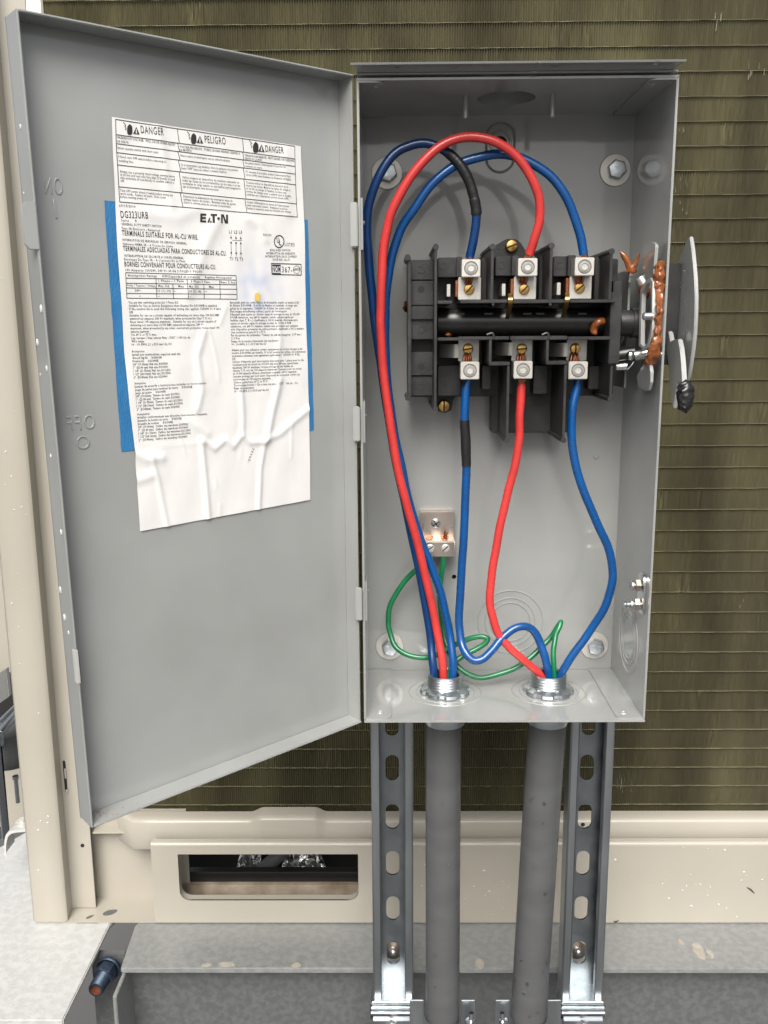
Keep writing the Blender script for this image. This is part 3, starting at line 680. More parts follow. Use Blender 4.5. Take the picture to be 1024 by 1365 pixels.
for g in (door_grid(-DW,0,0,DH,-Tn,0,0.0),
          door_grid(-DW,0,-DW+Tn,DH,-Tn,DD,0.0006), door_grid(-Tn,0.001,0,DH-0.001,-0.0002,DD-0.002,0.0005),
          door_grid(-DW+Tn,DH-Tn,-0.0005,DH,0.0001,DD,0.0005), door_grid(-DW+Tn,0,-0.0005,Tn,0.0001,DD,0.0005)):
    me = bpy.data.meshes.new('tmp'); g.bm.to_mesh(me); g.bm.free(); dm.bm.from_mesh(me); bpy.data.meshes.remove(me)
door = dm.obj('door', M['grey'], en)
# free-edge catch tab and latch slot
a_, z_ = DP(40,268,DD); a2, z2 = DP(50,333,DD)
mb = MB(); t = bmesh.new()
out = [(-DW+0.001,z2),(-DW-0.0045,z2),(-DW-0.0072,z2+0.003),(-DW-0.0072,z_-0.003),(-DW-0.0045,z_),(-DW+0.001,z_)]
lo = [t.verts.new(door3(a,z,DD-0.0016)) for a,z in out]; hi = [t.verts.new(door3(a,z,DD+0.0001)) for a,z in out]; n = len(out)
t.faces.new(lo); t.faces.new(hi)
for k in range(n): t.faces.new((lo[k],lo[(k+1)%n],hi[(k+1)%n],hi[k]))
bmesh.ops.recalc_face_normals(t, faces=t.faces); mb._add(t, 0.0004); mb.obj('catch_tab', M['grey'], door)
_, zs1 = DP(104,866,DD); _, zs0 = DP(110,910,DD)
door_grid(-DW-0.0004,zs0,-DW+Tn+0.0003,zs1,DD-0.004,DD+0.0003,0.0003).obj('latch_slot', M['pale_zinc_lit'], door)  # pale slab: bright light seen through the slot, put into colour
door_grid(-DW+Tn+0.0003,zs0+0.0005,-DW+Tn+0.0008,zs1-0.0005,DD-0.006,DD-0.0005,0.0).obj('slot_shadow', M['void'], door)
# dirt in the lower corner and flange grime
mb = MB(); rr = random.Random(4)
for _ in range(26):
    a0 = -DW+0.004+abs(rr.gauss(0,0.012)); tt = DD*rr.uniform(0.1,0.9); c = door3(a0,Tn,tt)+Z*0.0003
    mb.blob(c, (0.0007*rr.uniform(.4,1.3),0.0007*rr.uniform(.4,1.3),0.0003), rr.randint(0,999), 0.3, 1)
g_ = mb.obj('grit', M['dirt'], door); g_['kind'] = 'stuff'

# ---- lettering helpers on the door
FONT_CAP = 0.70
def text_mesh(s, bold=0.0, res=1, extrude=0.0, bevel=0.0):
    c = bpy.data.curves.new('t', 'FONT'); c.body = s; c.size = 1.0; c.resolution_u = res; c.offset = bold; c.space_character = 1.18; c.extrude = extrude; c.bevel_depth = bevel
    o = bpy.data.objects.new('t', c); COL.objects.link(o)
    me = bpy.data.meshes.new_from_object(o.evaluated_get(bpy.context.evaluated_depsgraph_get())) 
    bpy.data.objects.remove(o); bpy.data.curves.remove(c); return me
def on_door_text(mb, s, p0, p1, hpx, bold=0.0, hfun=None, t=0.0, res=1, extrude=0.0, bevel=0.0, mirror=False, depth=1.0):
    a0 = Vector(DP(*p0)); a1 = Vector(DP(*p1)); d = a1-a0; L = d.length
    if L < 1e-6: return
    ex = d/L; ey = Vector((-ex.y, ex.x))
    hh = hpx*0.00052
    me = text_mesh(s, bold, res, extrude, bevel)
    if not me.vertices: return
    xs = [v.co.x for v in me.vertices]; x0, x1 = min(xs), max(xs); w = max(1e-6, x1-x0)
    vs = []
    for v in me.vertices:
        fx = (v.co.x-x0)/w
        if mirror: fx = 1-fx
        q = a0 + ex*(fx*L) + ey*(v.co.y/FONT_CAP*hh)
        tt = t + v.co.z*depth + (hfun(q.x, q.y) if hfun else 0)
        vs.append(mb.bm.verts.new(door3(q.x, q.y, tt)))
    for p in me.polygons:
        try: mb.bm.faces.new([vs[i] for i in p.vertices])
        except ValueError: pass
    bpy.data.meshes.remove(me)
# embossed ON / I / OFF / O, seen from behind so mirrored
for s, p0, p1, h in (('ON',(60,258),(84,260),19),('I',(74,291),(77,291),21),('OFF',(90,574),(127,571),17),('O',(102,599),(120,598),16)):
    mb = MB(); on_door_text(mb, s, p0, p1, h, bold=-0.022, t=0.0, res=4, extrude=0.03, bevel=0.022, mirror=True, depth=0.010)
    mb.obj('embossed_letter', M['grey'], door, smooth=60)

# ------------------------------------------------------------------ paper label
def seg_d(q, a, b):
    ab = b-a; t = max(0, min(1, (q-a).dot(ab)/max(1e-12, ab.length_squared))); return (q-(a+ab*t)).length
RIDGES = []
def ridge(pts, w, h):
    q = [Vector(DP(*p)) for p in pts]; RIDGES.append((q, w, h, min(x.x for x in q)-4*w, max(x.x for x in q)+4*w, min(x.y for x in q)-4*w, max(x.y for x in q)+4*w))
ridge([(200,605),(210,640),(222,702)], 0.0016, 0.0013)
ridge([(268,588),(272,630),(277,692)], 0.0020, 0.0019)
ridge([(352,590),(346,625),(344,680)], 0.0018, 0.0018)
ridge([(388,565),(387,610)], 0.0010, 0.0007)
ridge([(268,586),(285,598),(300,585),(310,595),(322,580),(332,590),(350,588)], 0.0019, 0.0018)
ridge([(350,588),(372,578),(390,562),(411,545)], 0.0022, 0.0017)
ridge([(372,505),(362,550),(355,585)], 0.0026, 0.0022)
ridge([(272,440),(262,475),(268,520),(262,545)], 0.0024, 0.0016)
ridge([(278,440),(288,480),(291,508)], 0.0008, 0.0007)
ridge([(180,605),(195,612),(215,610)], 0.003, 0.0015)
ridge([(183,640),(200,634)], 0.003, 0.0013)
ridge([(320,510),(323,560),(322,580)], 0.0018, 0.0014)
ridge([(210,170),(216,200),(222,250),(228,275)], 0.003, 0.0010)
ridge([(330,292),(345,300),(352,320)], 0.0035, 0.0013)
ridge([(290,292),(272,330),(262,358),(250,392)], 0.004, 0.0013)
ridge([(370,420),(372,455),(366,500)], 0.0022, 0.0012)
ridge([(300,410),(292,432)], 0.0012, 0.0007)
ridge([(200,285),(235,290),(260,280)], 0.004, 0.0010)
ridge([(215,595),(290,588)], 0.0008, 0.0004)
ridge([(240,585),(246,604)], 0.0008, 0.0005)
ridge([(320,600),(320,612)], 0.0008, 0.0005); ridge([(286,640),(287,650)], 0.0008,0.0005); ridge([(292,672),(292,690)],0.0008,0.0006)
ridge([(380,200),(378,240),(384,285)], 0.004, 0.0009)
ridge([(250,560),(275,578)], 0.003, 0.0012)
HC = {}
def hpaper(a, z):
    q = Vector((a, z)); h = 0.0009
    for pts, w, hh, ax0, ax1, az0, az1 in RIDGES:
        if ax0 < a < ax1 and az0 < z < az1:
            d = min(seg_d(q, pts[i], pts[i+1]) for i in range(len(pts)-1)); h += 0.58*hh*math.exp(-(d/w)**2)
    h += 0.00022*math.sin(a*190+z*40)*math.sin(z*120-a*60)
    return h
LE = [Vector(DP(*p)) for p in ((148,156),(150,210),(153,268),(155.5,330),(161,400),(165,470),(172,540),(179,600),(182.5,655),(186,708))]
RE = [Vector(DP(*p)) for p in ((400,195),(402,240),(405,300),(406,360),(407,420),(409,480),(411,540),(412,600),(412.5,640),(413,666))]
def polyat(pl, f): k = min(len(pl)-2, int(f*(len(pl)-1))); return pl[k].lerp(pl[k+1], f*(len(pl)-1)-k)
NR, NC = 190, 110
o0 = door3(*DP(290,440), 0)
lab = thing('paper_label', 'wrinkled white printed instruction sheet stuck inside the open door', 'label', o0)
mb = MB(); g = []; smear = []; yc = Vector(DP(345,385)); 
for i in range(NR+1):
    f_ = i/NR; l_, r_ = polyat(LE, f_), polyat(RE, f_); row = []
    for j in range(NC+1):
        q = l_.lerp(r_, j/NC); row.append(mb.bm.verts.new(door3(q.x,q.y,hpaper(q.x,q.y))))
        dq = q-yc; s = math.exp(-(dq.x/0.013)**2-((dq.y)/0.019)**2)
        for bu, bv, bw, bh, ba in ((322,376,.006,.02,.35),(372,375,.004,.015,.35),(326,540,.0018,.014,.35),(330,405,.012,.006,.4)):
            c = Vector(DP(bu,bv)) if (bu,bv) not in HC else HC[(bu,bv)]; HC[(bu,bv)] = c; dd = q-c
            s += ba*math.exp(-(dd.x/bw)**2-(dd.y/bh)**2)
        smear.append(min(0.8, 0.62*s*max(0.0,0.75+1.1*mnoise.noise(Vector((q.x*160,q.y*120,3.1))))))
    g.append(row)
for i in range(NR):
    for j in range(NC): mb.bm.faces.new((g[i][j], g[i+1][j], g[i+1][j+1], g[i][j+1]))
sheet = mb.obj('sheet', M['paper'], lab, smooth=180)
ca_ = sheet.data.color_attributes.new('smear', 'FLOAT_COLOR', 'POINT')
ca_.data.foreach_set('color', [c for s in smear for c in (s,s,s,1)])
TI = 0.00018
def hp(a, z): return hpaper(a, z)
def line_on(mb, p0, p1, w=0.00042, n=None):
    a0, a1 = Vector(DP(*p0)), Vector(DP(*p1)); L = (a1-a0).length; n = n or max(2, int(L/0.0012)); ex = (a1-a0)/L; ey = Vector((-ex.y,ex.x))*w/2; pv = None
    for i in range(n+1):
        q = a0.lerp(a1, i/n); c = [mb.bm.verts.new(door3(*(q+e), TI+hp(*(q)))) for e in (-ey,ey)]
        if pv: mb.bm.faces.new((pv[0],c[0],c[1],pv[1]))
        pv = c
def poly_on(mb, pts):
    q = [Vector(DP(*p)) for p in pts]; mb.bm.faces.new([mb.bm.verts.new(door3(*x, TI+0.00006+hp(*x))) for x in q])
def T(mb, s, p0, p1, h, bold=0.012, res=1): on_door_text(mb, s, p0, p1, h, bold, hp, TI, res)
def LP(a, b, f): return (a[0]+(b[0]-a[0])*f, a[1]+(b[1]-a[1])*f)
# ruled tables
mb = MB()
LL = [(152.9,159.4),(153.5,179.6),(154,191.6),(154.6,203.5),(155.7,219.9),(157.3,249.1),(158.7,269.2)]
RL = [(391.7,195.1),(392,212.1),(392.2,222),(392.5,232.2),(393,246.4),(394.3,271.8),(395.5,289.3)]
for a, b in zip(LL, RL): line_on(mb, a, b)
for f0_, f1_ in ((0,0),(0.345,0.355),(0.709,0.715),(1,1)):
    for (a, b), (c, d) in zip(zip(LL, RL), zip(LL[1:], RL[1:])): line_on(mb, LP(a,b,f0_), LP(c,d,f1_))
L2_ = [(166.4,363.4),(166.8,370.6),(167.1,377.4),(167.5,383.7),(167.9,391),(168.2,397.4)]
R2_ = [(313.6,367.3),(313.9,373.3),(314.2,379.5),(314.5,385.5),(314.8,392.3),(315,398.7)]
for a, b in zip(L2_, R2_): line_on(mb, a, b, 0.00038)
for i0, f_ in ((0,0),(0,1),(1,0.271),(2,0.423),(1,0.554),(2,0.704),(1,0.849)): line_on(mb, LP(L2_[i0],R2_[i0],f_), LP(L2_[5],R2_[5],f_), 0.00038)
mb.obj('ruled_table', M['ink'], lab, smooth=0, recalc=False)
# danger headings
def heading(word, p0, p1, h, hand, tri):
    mb = MB(); T(mb, word, p0, p1, h, 0.004, 3)
    hx, hy = hand
    poly_on(mb, [(hx-3.4,hy-2),(hx-2.6,hy-5.2),(hx-1.8,hy-5.6),(hx-1,hy-6.8),(hx,hy-7.4),(hx+1,hy-6.8),(hx+2,hy-5.6),(hx+3,hy-4.8),(hx+3.6,hy-2),(hx+3.7,hy+3),(hx+3.1,hy+5.6),(hx+1.5,hy+7),(hx-1.5,hy+7),(hx-3,hy+5.6),(hx-3.7,hy+2)])
    for a, b in (((hx-8.6,hy-10),(hx-5.2,hy-5.6)),((hx-5.2,hy-5.6),(hx-6.6,hy-4.2)),((hx-6.6,hy-4.2),(hx-4.6,hy-1.2)),((hx-4.6,hy-1.2),(hx-6.0,hy+0.4))): line_on(mb, a, b, 0.0004)
    tx, ty = tri
    o_ = [(tx-4.3,ty+4.4),(tx+4.3,ty+5.2),(tx,ty-5)]; i_ = [(tx-0.9,ty+1.6),(tx+0.9,ty+1.8),(tx+0.45,ty-2.6),(tx-0.45,ty-2.7)]
    poly_on(mb, [o_[0],(tx-0.9,ty+4.7),i_[0],i_[3],o_[2]]); poly_on(mb, [(tx+0.9,ty+4.9),o_[1],o_[2],i_[2],i_[1]]); poly_on(mb, [(tx-0.7,ty+3.9),(tx+0.7,ty+4.0),(tx+0.7,ty+5.0),(tx-0.7,ty+4.9)])
    poly_on(mb, [i_[3],i_[2],o_[2]])
    return mb.obj('danger_heading', M['ink'], lab, smooth=0, recalc=False)
heading('DANGER',(187.1,177.6),(217,180.7),8.4,(171.8,173),(180.7,174.2))
heading('PELIGRO',(272,190.2),(300,193),8.4,(256.8,185.2),(265.2,186.2))
heading('DANGER',(352.7,202.5),(376.8,204.7),8.0,(339.6,196.7),(347.2,197.8))
# small print
mb = MB(); sm = 2.7
for s, p0, p1 in (
 ('HAZARDOUS VOLTAGE.  WILL CAUSE SEVERE INJURY',(155.3,184.4),(233,194.7)),('OR DEATH.',(155.3,190.0),(171,191.6)),
 ('Never operate switch with door open.',(156,198.5),(210.6,204.8)),('If fused, turn OFF switch before removing or',(156.6,210),(220,217.4)),('installing fuse.',(157.3,215.4),(177.8,217.6)),
 ('Always use a properly rated voltage sensing device',(159,230),(231.8,236.8)),('at all line and load side fuse clips (if fused) or load',(159.4,234.2),(231.8,241)),
 ('side terminals (if non-fused) to confirm switch is',(159.6,238.4),(231,245)),('OFF.',(160,242.6),(165.2,243)),
 ('Turn OFF power ahead of switch before doing any',(159.4,255.2),(229,261.8)),('work inside.  Replace all parts. Close cover',(159.6,259.4),(220.2,264.8)),('before turning power on.',(159.8,263.6),(195.6,266.6)),
 ('VOLTAJE PELIGROSO.  PUEDE CAUSAR HERIDAS GRAVES O',(239,197),(319,206.4)),('LA MUERTE.',(239,201.2),(254.9,203)),
 ('Nunca opere el interruptor con la cubierta abierta.',(239.8,208.6),(305.4,216)),('Si el interruptor usa fusibles, lleve la palanca a la posicion',(240.4,221),(316.4,228.4)),
 ('fuera "OFF" antes de retirar o instalar fusibles.',(240.6,225.6),(301.3,231)),
 ('Utilice siempre un dispositivo de medicion adecuado en',(241.7,237.6),(317.7,244.8)),('todas las lineas de los portafusibles (si los usa) o en las',(241.9,241.7),(319,249)),
 ('terminales de carga cuando no usa fusibles para asegurarse',(242.1,245.8),(319.5,253)),('que el interruptor esta desconectado.',(242.4,249.9),(291,254.4)),
 ('Desconecte la alimentacion del interruptor antes de',(243.4,263),(309,269.2)),('trabajar dentro del mismo.  Reinstale todas las partes.',(243.7,267),(314,273.6)),('Cierre la cubierta antes de conectar la electricidad.',(244,271),(307,277)),
 ('TENSION DANGEREUSE.  PEUT CAUSER DES BLESSURES',(325.4,208.6),(391.0,216)),('GRAVES OU LA MORT.',(325.6,212.6),(349,215.2)),
 ("Ne jamais mettre l'interrupteur si la porte est",(326,218.4),(379,224)),('ouverte en cours.',(326.2,222.6),(348.5,225.2)),
 ("S'il est muni d'un fusible, mettre l'interrupteur hors",(326.5,230),(386,236.6)),("circuit (OFF) avant d'enlever ou d'installer un fusible.",(326.7,234.2),(387,241)),
 ("Toujours utiliser un dispositif de detection de la",(326.8,244.4),(382,250.6)),('tension aux bornes. Mesurer les lignes de charge et',(327,248.4),(385.5,255)),
 ('et les fils de charge (si fusible) ou sinon aux',(327.2,252.4),(380,258.4)),('bornes de charge pour s assurer que le fusible,',(327.4,256.4),(387,263)),('confirmer que l interrupteur est hors circuit (OFF).',(327.6,260.4),(383.5,266.6)),
 ("Couper l'alimentation en amont de l'interrupteur",(328,270.4),(383.6,276.4)),('avant tout travail interne.  Remplacer les pieces,',(328.2,274.6),(382,280)),('fermer le couvercle avant de remettre sous tension.',(328.4,278.8),(387,284)),
 ('07/17/2016',(158,275.7),(179.4,277)),('Series      B',(160.7,295),(181.2,296)),('GENERAL DUTY SAFETY SWITCH',(161,300),(214,303.4)),
 ('Type 3R Enclosure - Rainproof',(161,305.6),(212.6,308.8)),('INTERRUPTOR DE SEGURIDAD DE SERVICIO GENERAL',(162,321),(247.8,326)),('Gabinete NEMA 3R - A Prueba De Lluvia',(162.6,326.4),(229.3,329.9)),
 ('INTERRUPTEUR DE SECURITE A USAGE GENERAL',(164.8,342.2),(243.7,345.3)),("Enveloppe De Type 3R - A L'epreuve De La Pluie",(164.4,347),(246,349.6)),
 ('100 Amperes 120/240, 240 V~ 60 Hz 3 POLES-3 POLOS',(166.4,361.2),(267.6,363.4)),
 ('Horsepower Ratings     KW(Capacidad de potencia)     Regimes Horsepower',(169.8,368.4),(308,371.6)),
 ('1 Phase - 1 Fase',(210,375.6),(244,376)),('3 Phase 3 Fase',(253,376.4),(278.5,377.2)),('Rmc 2 fon',(293.2,377.6),(312.3,378)),
 ('Volts / Tension / Voltaje',(168.5,381.6),(206.0,382.4)),('Max. Std.',(210,382.4),(225,382.7)),('Max',(236.8,382.8),(244,383)),('Min. Std.',(250.5,383.2),(264,383.6)),('Max',(277.8,383.6),(284,383.8)),
 ('240~',(179,388.4),(187.6,388.6)),('15 (11.19)',(208.8,389),(226.6,389.4)),('-',(231,389),(233,389)),('30 (22.38)',(250.2,389.6),(267.6,390)),('-',(273,389.6),(275,389.6)),('-',(185,395.6),(187,395.6)),('-',(210,395.8),(212,395.8)),('-',(251,396),(253,396)),
 ('E42353',(349.6,314.5),(360.7,314.8)),('ENCLOSED SWITCH',(359,334.7),(386,335)),('INTERRUPTOR EN GABINETE',(353.8,338.9),(392,339.4)),('INTERRUPTEUR SOUS COFFRET',(352.5,343.1),(394.7,343.6)),('ISSUE NO. AL-71',(362.4,347.4),(385.5,347.7)),
 ('L1 L2 L3',(304.4,311),(321.5,311.6)),('T1 T2 T3',(305.7,347.2),(322.8,347.6))):
    T(mb, s, p0, p1, sm if not s.startswith(('L1','T1')) else 4.0)
def block(lines, p0, pn, cw, slope):
    n = len(lines)
    for i, s in enumerate(lines):
        if not s.strip(): continue
        x0 = p0[0]+(pn[0]-p0[0])*i/(n-1); y0 = p0[1]+(pn[1]-p0[1])*i/(n-1); sl_ = slope[0]+(slope[1]-slope[0])*i/(n-1); w = len(s)*cw
        T(mb, s, (x0,y0), (x0+w,y0+sl_*w), sm, 0.018)
block(['Use any two switching poles for 1 Phase AC.','Suitable for Use as Service Equipment when Neutral Kit DG100NB is installed.','If the neutral kit is used the following rating also applies: 120/240 V~ 4 wire','S/N',
 'Suitable for use on a circuit capable of delivering not more than 100,000 RMS','symmetrical amperes, 240 V~ maximum, when protected by Class T, R or J','fuses rated 100 amperes maximum.  Suitable for use on a circuit capable of',
 'delivering not more than 10,000 RMS symmetrical amperes, 240 V~','maximum, when protected by any other overcurrent protective device rated 100','amperes maximum.','Use 60\u00b0C or 75\u00b0C wire.','Lug torque / Hex across flats : 5/32" / 100 Lb.-In.','Wire range:','14 - 1/0 AWG, 2.1 a 53.5 mm\u00b2 AL-CU'], (170.5,404.5),(174.8,460.5),1.55,(0.0,-0.014))
hubs = ['3/4" (19.05mm)','1"  (25.40 mm)','1 1/4" (31.75mm)','1 1/2" (38.10mm)','2"  (50.80mm)']; cat = ['DS075H1','DS100H1','DS125H1','DS150H1','DS200H1']
block(['Accessories','Install per instructions supplied with kit.','Ground lug kit     DG030GB','Neutral kit     DG100NB']+[f'{h} Hub size {c}' for h,c in zip(hubs,cat)], (175,469.6),(177.2,504.4),1.50,(-0.012,-0.035))
block(['Accesorios','Instalar de acuerdo a instrucciones incluidas en los accesorios.','Juego de partes para terminal de tierra     DG030GB','Juego de neutro     DG100NB']+[f'{h}  Tamano de cople {c}' for h,c in zip(hubs,cat)], (178,512.2),(181.4,547),1.50,(-0.05,-0.07))
block(['Accessoires',"Installer conformement aux directives fournies avec l'ensemble",'Ensemble de bornes de terre     DG030GB','Ensemble de neutres     DG100NB']+[f'{h}  Calibre des manchons {c}' for h,c in zip(hubs,cat)], (182,553.4),(184.2,587.8),1.50,(-0.05,-0.075))
block(['Apropiado para uso como Equipo de Acometida cuando se instala el kit','de Neutro DG100NB.  Si el Kit de Neutro es instalado, el rango que','aplica es el siguiente: 120/240 V~ 4 hilos (en estilo solo).','Para cargas monofasicas utilice 2 polos del interruptor.','Adecuado para usarse en circuito capaz de entregar no mas de 100,000',
 'A RCM simetricos, con 240 V~ maximo, cuando esta protegido por','fusibles clase T, R o J clasificados a 100 A maximo. Adecuado para','usarse en circuito capaz de entregar no mas de 10,000 A RCM','simetricos, con 240 V~ maximo, cuando esta protegido por cualquier','otro dispositivo protector de sobrecorriente clasificado a 100 A maximo.','Usar conductores para 60\u00b0C o 75\u00b0C.','Par de apriete de terminales / Tamano de cabeza hexagonal : 3.97 mm /','11.3 N.m','Rango de la seccion transversal del conductor:','14 - 1/0 AWG, 2.1 a 53.5 mm\u00b2 AL-CU'], (305,404.4),(307.8,460.2),1.36,(0.0,-0.02))
block(['Adapte pour une utilisation comme equipement de service lorsque le kit','neutre DG100NB est installe. Si le kit neutre est utilise, les puissances','nominales suivantes sont egalement applicables :  120/240 V~ 4 fils','S/N',"Utiliser n'importe quel interrupteur bipolaire pour 1 phase pour le CA.",'Convient pour un circuit de 100,000 amperes efficaces symetriques','maximum, 240 V~ maximum, lorsque protege par des fusibles de','classes T, R, ou J de 100 amperes maximum.  Convient pour un circuit','de 10,000 amperes efficaces symetriques maximum, 240 V~ maximum','lorsque protege par tout autre dispositif de protection contre les','surintensites de 100 amperes maximum.','Utiliser conducteurs 60\u00b0C ou 75\u00b0C.','Torsion aux bornes / Cle a tete six pans : 5/32"   100 Lb. - Po.','Plage de conducteurs','14 - 1/0 AWG, 2.1 a 53.5 mm\u00b2 AL-CU'], (308,467.8),(311.2,522.8),1.34,(-0.02,-0.045))
T(mb, '79163-', (335.5,596.5), (328.5,616), 3.6, 0.004)
mb.obj('small_print', M['ink'], lab, smooth=0, recalc=False)
# bold lines
mb = MB()
for s, p0, p1, h in (('DG323URB',(160.3,290.2),(196.2,291.6),7.8),('TERMINALS SUITABLE FOR AL-CU WIRE.',(161.6,313.7),(263.2,319.6),5.8),('TERMINALES ADECUADAS PARA CONDUCTORES DE AL-CU.',(163,334.2),(301,340.8),5.6),('BORNES CONVENANT POUR CONDUCTEURS AL-CU.',(165,355),(287.1,359),5.6)):
    T(mb, s, p0, p1, h, 0.008 if h > 7 else 0.016, 3)
mb.obj('bold_print', M['ink'], lab, smooth=0, recalc=False)
# maker's logo
mb = MB(); lx, ly, lw_, lh = 265.8, 296.2, 37.0, 11.6
def lp(x, y): return (lx+x*lw_, ly+x*1.6-y*lh)
def lrect(x0,y0,x1,y1): poly_on(mb, [lp(x0,y0),lp(x1,y0),lp(x1,y1),lp(x0,y1)])
lrect(0,0,0.075,1); lrect(0.075,0,0.21,0.22); lrect(0.075,0.39,0.20,0.61); lrect(0.075,0.78,0.21,1)
poly_on(mb, [lp(0.25,0),lp(0.31,0),lp(0.355,0.45),lp(0.325,0.62)]); poly_on(mb, [lp(0.34,0),lp(0.40,0),lp(0.395,0.2),lp(0.35,0.2)])
lrect(0.37,0.78,0.56,1); lrect(0.43,0,0.505,0.78); poly_on(mb, [lp(0.56,1),lp(0.60,1),lp(0.575,0.78),lp(0.555,0.78)])
poly_on(mb, [lp(0.635+0.048*math.cos(R(a)),0.5+0.155*math.sin(R(a))) for a in range(0,360,24)])
lrect(0.735,0,0.80,1); lrect(0.93,0,1.0,1); poly_on(mb, [lp(0.80,1),lp(0.84,1),lp(0.93,0.25),lp(0.93,0),lp(0.89,0),lp(0.80,0.75)])
mb.obj('maker_logo', M['ink'], lab, smooth=0, recalc=False)
# wiring diagram
mb = MB()
def disc_on(u, v, rx, ry, n=12): poly_on(mb, [(u+rx*math.cos(2*math.pi*k/n), v+ry*math.sin(2*math.pi*k/n)) for k in range(n)])
for x, dy in ((306.8,0),(313.2,0.5),(319.5,0.9)):
    for v in (316.8,323.4,337): disc_on(x+(v-316)*0.02, v+dy, 1.0, 1.3)
    line_on(mb, (x,313.5+dy), (x,316.8+dy), 0.0002); line_on(mb, (x+0.1,323.4+dy), (x+0.4,337+dy), 0.00028); line_on(mb, (x+0.4,337+dy),(x+0.5,342+dy),0.0002)
line_on(mb, (308.5,320.2), (321.5,320.8), 0.00022)
mb.obj('wiring_diagram', M['ink'], lab, smooth=0, recalc=False)
# listing mark and certification box
mb = MB()
for k in range(28):
    a0, a1 = 2*math.pi*k/28, 2*math.pi*(k+1)/28
    poly_on(mb, [(371+rr_*math.cos(a), 322+rr_*1.24*math.sin(a)) for rr_, a in ((7.0,a0),(7.0,a1),(5.9,a1),(5.9,a0))])
T(mb, 'U', (368,323.6), (371.4,323.7), 6.4, 0.02, 2); T(mb, 'L', (371.2,326.8), (374,326.9), 6.4, 0.02, 2)
T(mb, 'LISTED', (378.9,327.9), (391.8,328.4), 4.2, 0.0, 2)
mb.obj('listing_mark', M['ink'], lab, smooth=0, recalc=False)
mb = MB(); q = [(360.4,351.2),(400.2,352.2),(400.6,366.7),(361.5,365.7)]
for a, b in zip(q, q[1:]+q[:1]): line_on(mb, a, b, 0.00055)
T(mb, 'NOM', (362.2,362.2), (373,362.6), 7.4, 0.02, 2); T(mb, '367-', (375,363), (388.5,363.5), 7.6, 0.0, 2); T(mb, 'ANCE', (389.6,361), (399.2,360), 3.2, 0.03, 2)
for a in range(0,360,30): line_on(mb, (394.4+4.5*math.cos(R(a)),359.4+5.2*math.sin(R(a))), (394.4+4.5*math.cos(R(a+30)),359.4+5.2*math.sin(R(a+30))), 0.00025, 2)
line_on(mb, (361.6,353.6),(373.2,353.9),0.0009); line_on(mb, (361.9,364.4),(373.2,364.7),0.0007)
mb.obj('certification_mark', M['ink'], lab, smooth=0, recalc=False)
mb = MB(); 
def spot(u,v,rx,ry,n=14):
    rr = random.Random(3); poly_on(mb, [(u+rx*(0.75+0.4*rr.random())*math.cos(2*math.pi*k/n), v+ry*(0.75+0.4*rr.random())*math.sin(2*math.pi*k/n)) for k in range(n)])
spot(342.5,396,4.2,6.8); mb.obj('yellow_stain', M['stain_y'], lab, smooth=0, recalc=False)

# blue masking tape under the sheet's edges
def tape(px, label):
    q = [Vector(DP(*p)) for p in px]; mb = MB(); n = 30; rr = random.Random(len(label)); rows = []
    for i in range(n+1):
        f_ = i/n; a, b = q[0].lerp(q[3], f_), q[1].lerp(q[2], f_)
        rows.append([mb.bm.verts.new(door3(*(a.lerp(b, j/6)+Vector((rr.uniform(-1,1)*0.0002 if j in (0,6) else 0,0))), 0.0003+0.0001*rr.random())) for j in range(7)])
    for i in range(n):
        for j in range(6): mb.bm.faces.new((rows[i][j],rows[i+1][j],rows[i+1][j+1],rows[i][j+1]))
    return tag(mb.obj('masking_tape', M['tape'], smooth=180), label, 'tape', 'blue tape strips beside the label')
tape([(138.5,267),(178,271),(206,597),(161.5,602)], 'blue masking tape strip along the left edge of the white sheet')
tape([(375,288),(410,293),(418.5,573),(384,580)], 'blue masking tape strip along the right edge of the white sheet')

# ================================================================== MOUNTING BOLTS
def mount_bolt(u, v, label):
    c = P(u, v, D); t = thing('mounting_bolt', label, 'bolt', c, 'mounting bolts in the box corners')
    mb = MB(); mb.lathe(c, -Y, [(0.0045,0.0002),(0.0124,0.0002),(0.0126,0.0008),(0.0122,0.0014),(0.0045,0.0016)], 36); mb.obj('washer', M['alu'], t)
    hx = c+Vector((0.0006,0,0))
    mb = MB(); mb.lathe(hx, -Y, [(0,0.0016),(0.0078,0.0016),(0.0078,0.0062),(0.0070,0.0070),(0.0060,0.0072),(0,0.0070)], 6); mb.obj('hex_head', M['zinc'], t, smooth=20)
    mb = MB(); rr = random.Random(2)
    for k in range(3):
        a = R(20+120*k); mb.box((hx.x+0.003*math.cos(a)-0.0012,c.y-0.0076,hx.z+0.003*math.sin(a)-0.0003),(hx.x+0.003*math.cos(a)+0.0012,c.y-0.0069,hx.z+0.003*math.sin(a)+0.0003),0.0001)
    mb.obj('grade_mark', M['zinc'], t); return t
b0 = mount_bolt(820,227,'zinc bolt with wide washer in the clear upper right corner of the box')
copy_thing(b0, P(516,231,D), 'zinc bolt with wide washer half hidden by the dark blue wire, upper left')
copy_thing(b0, P(519.5,861,D), 'zinc bolt with washer crossed by the green wire, lower left')
copy_thing(b0, P(792,860,D), 'zinc bolt with washer beside the blue wire, lower right')

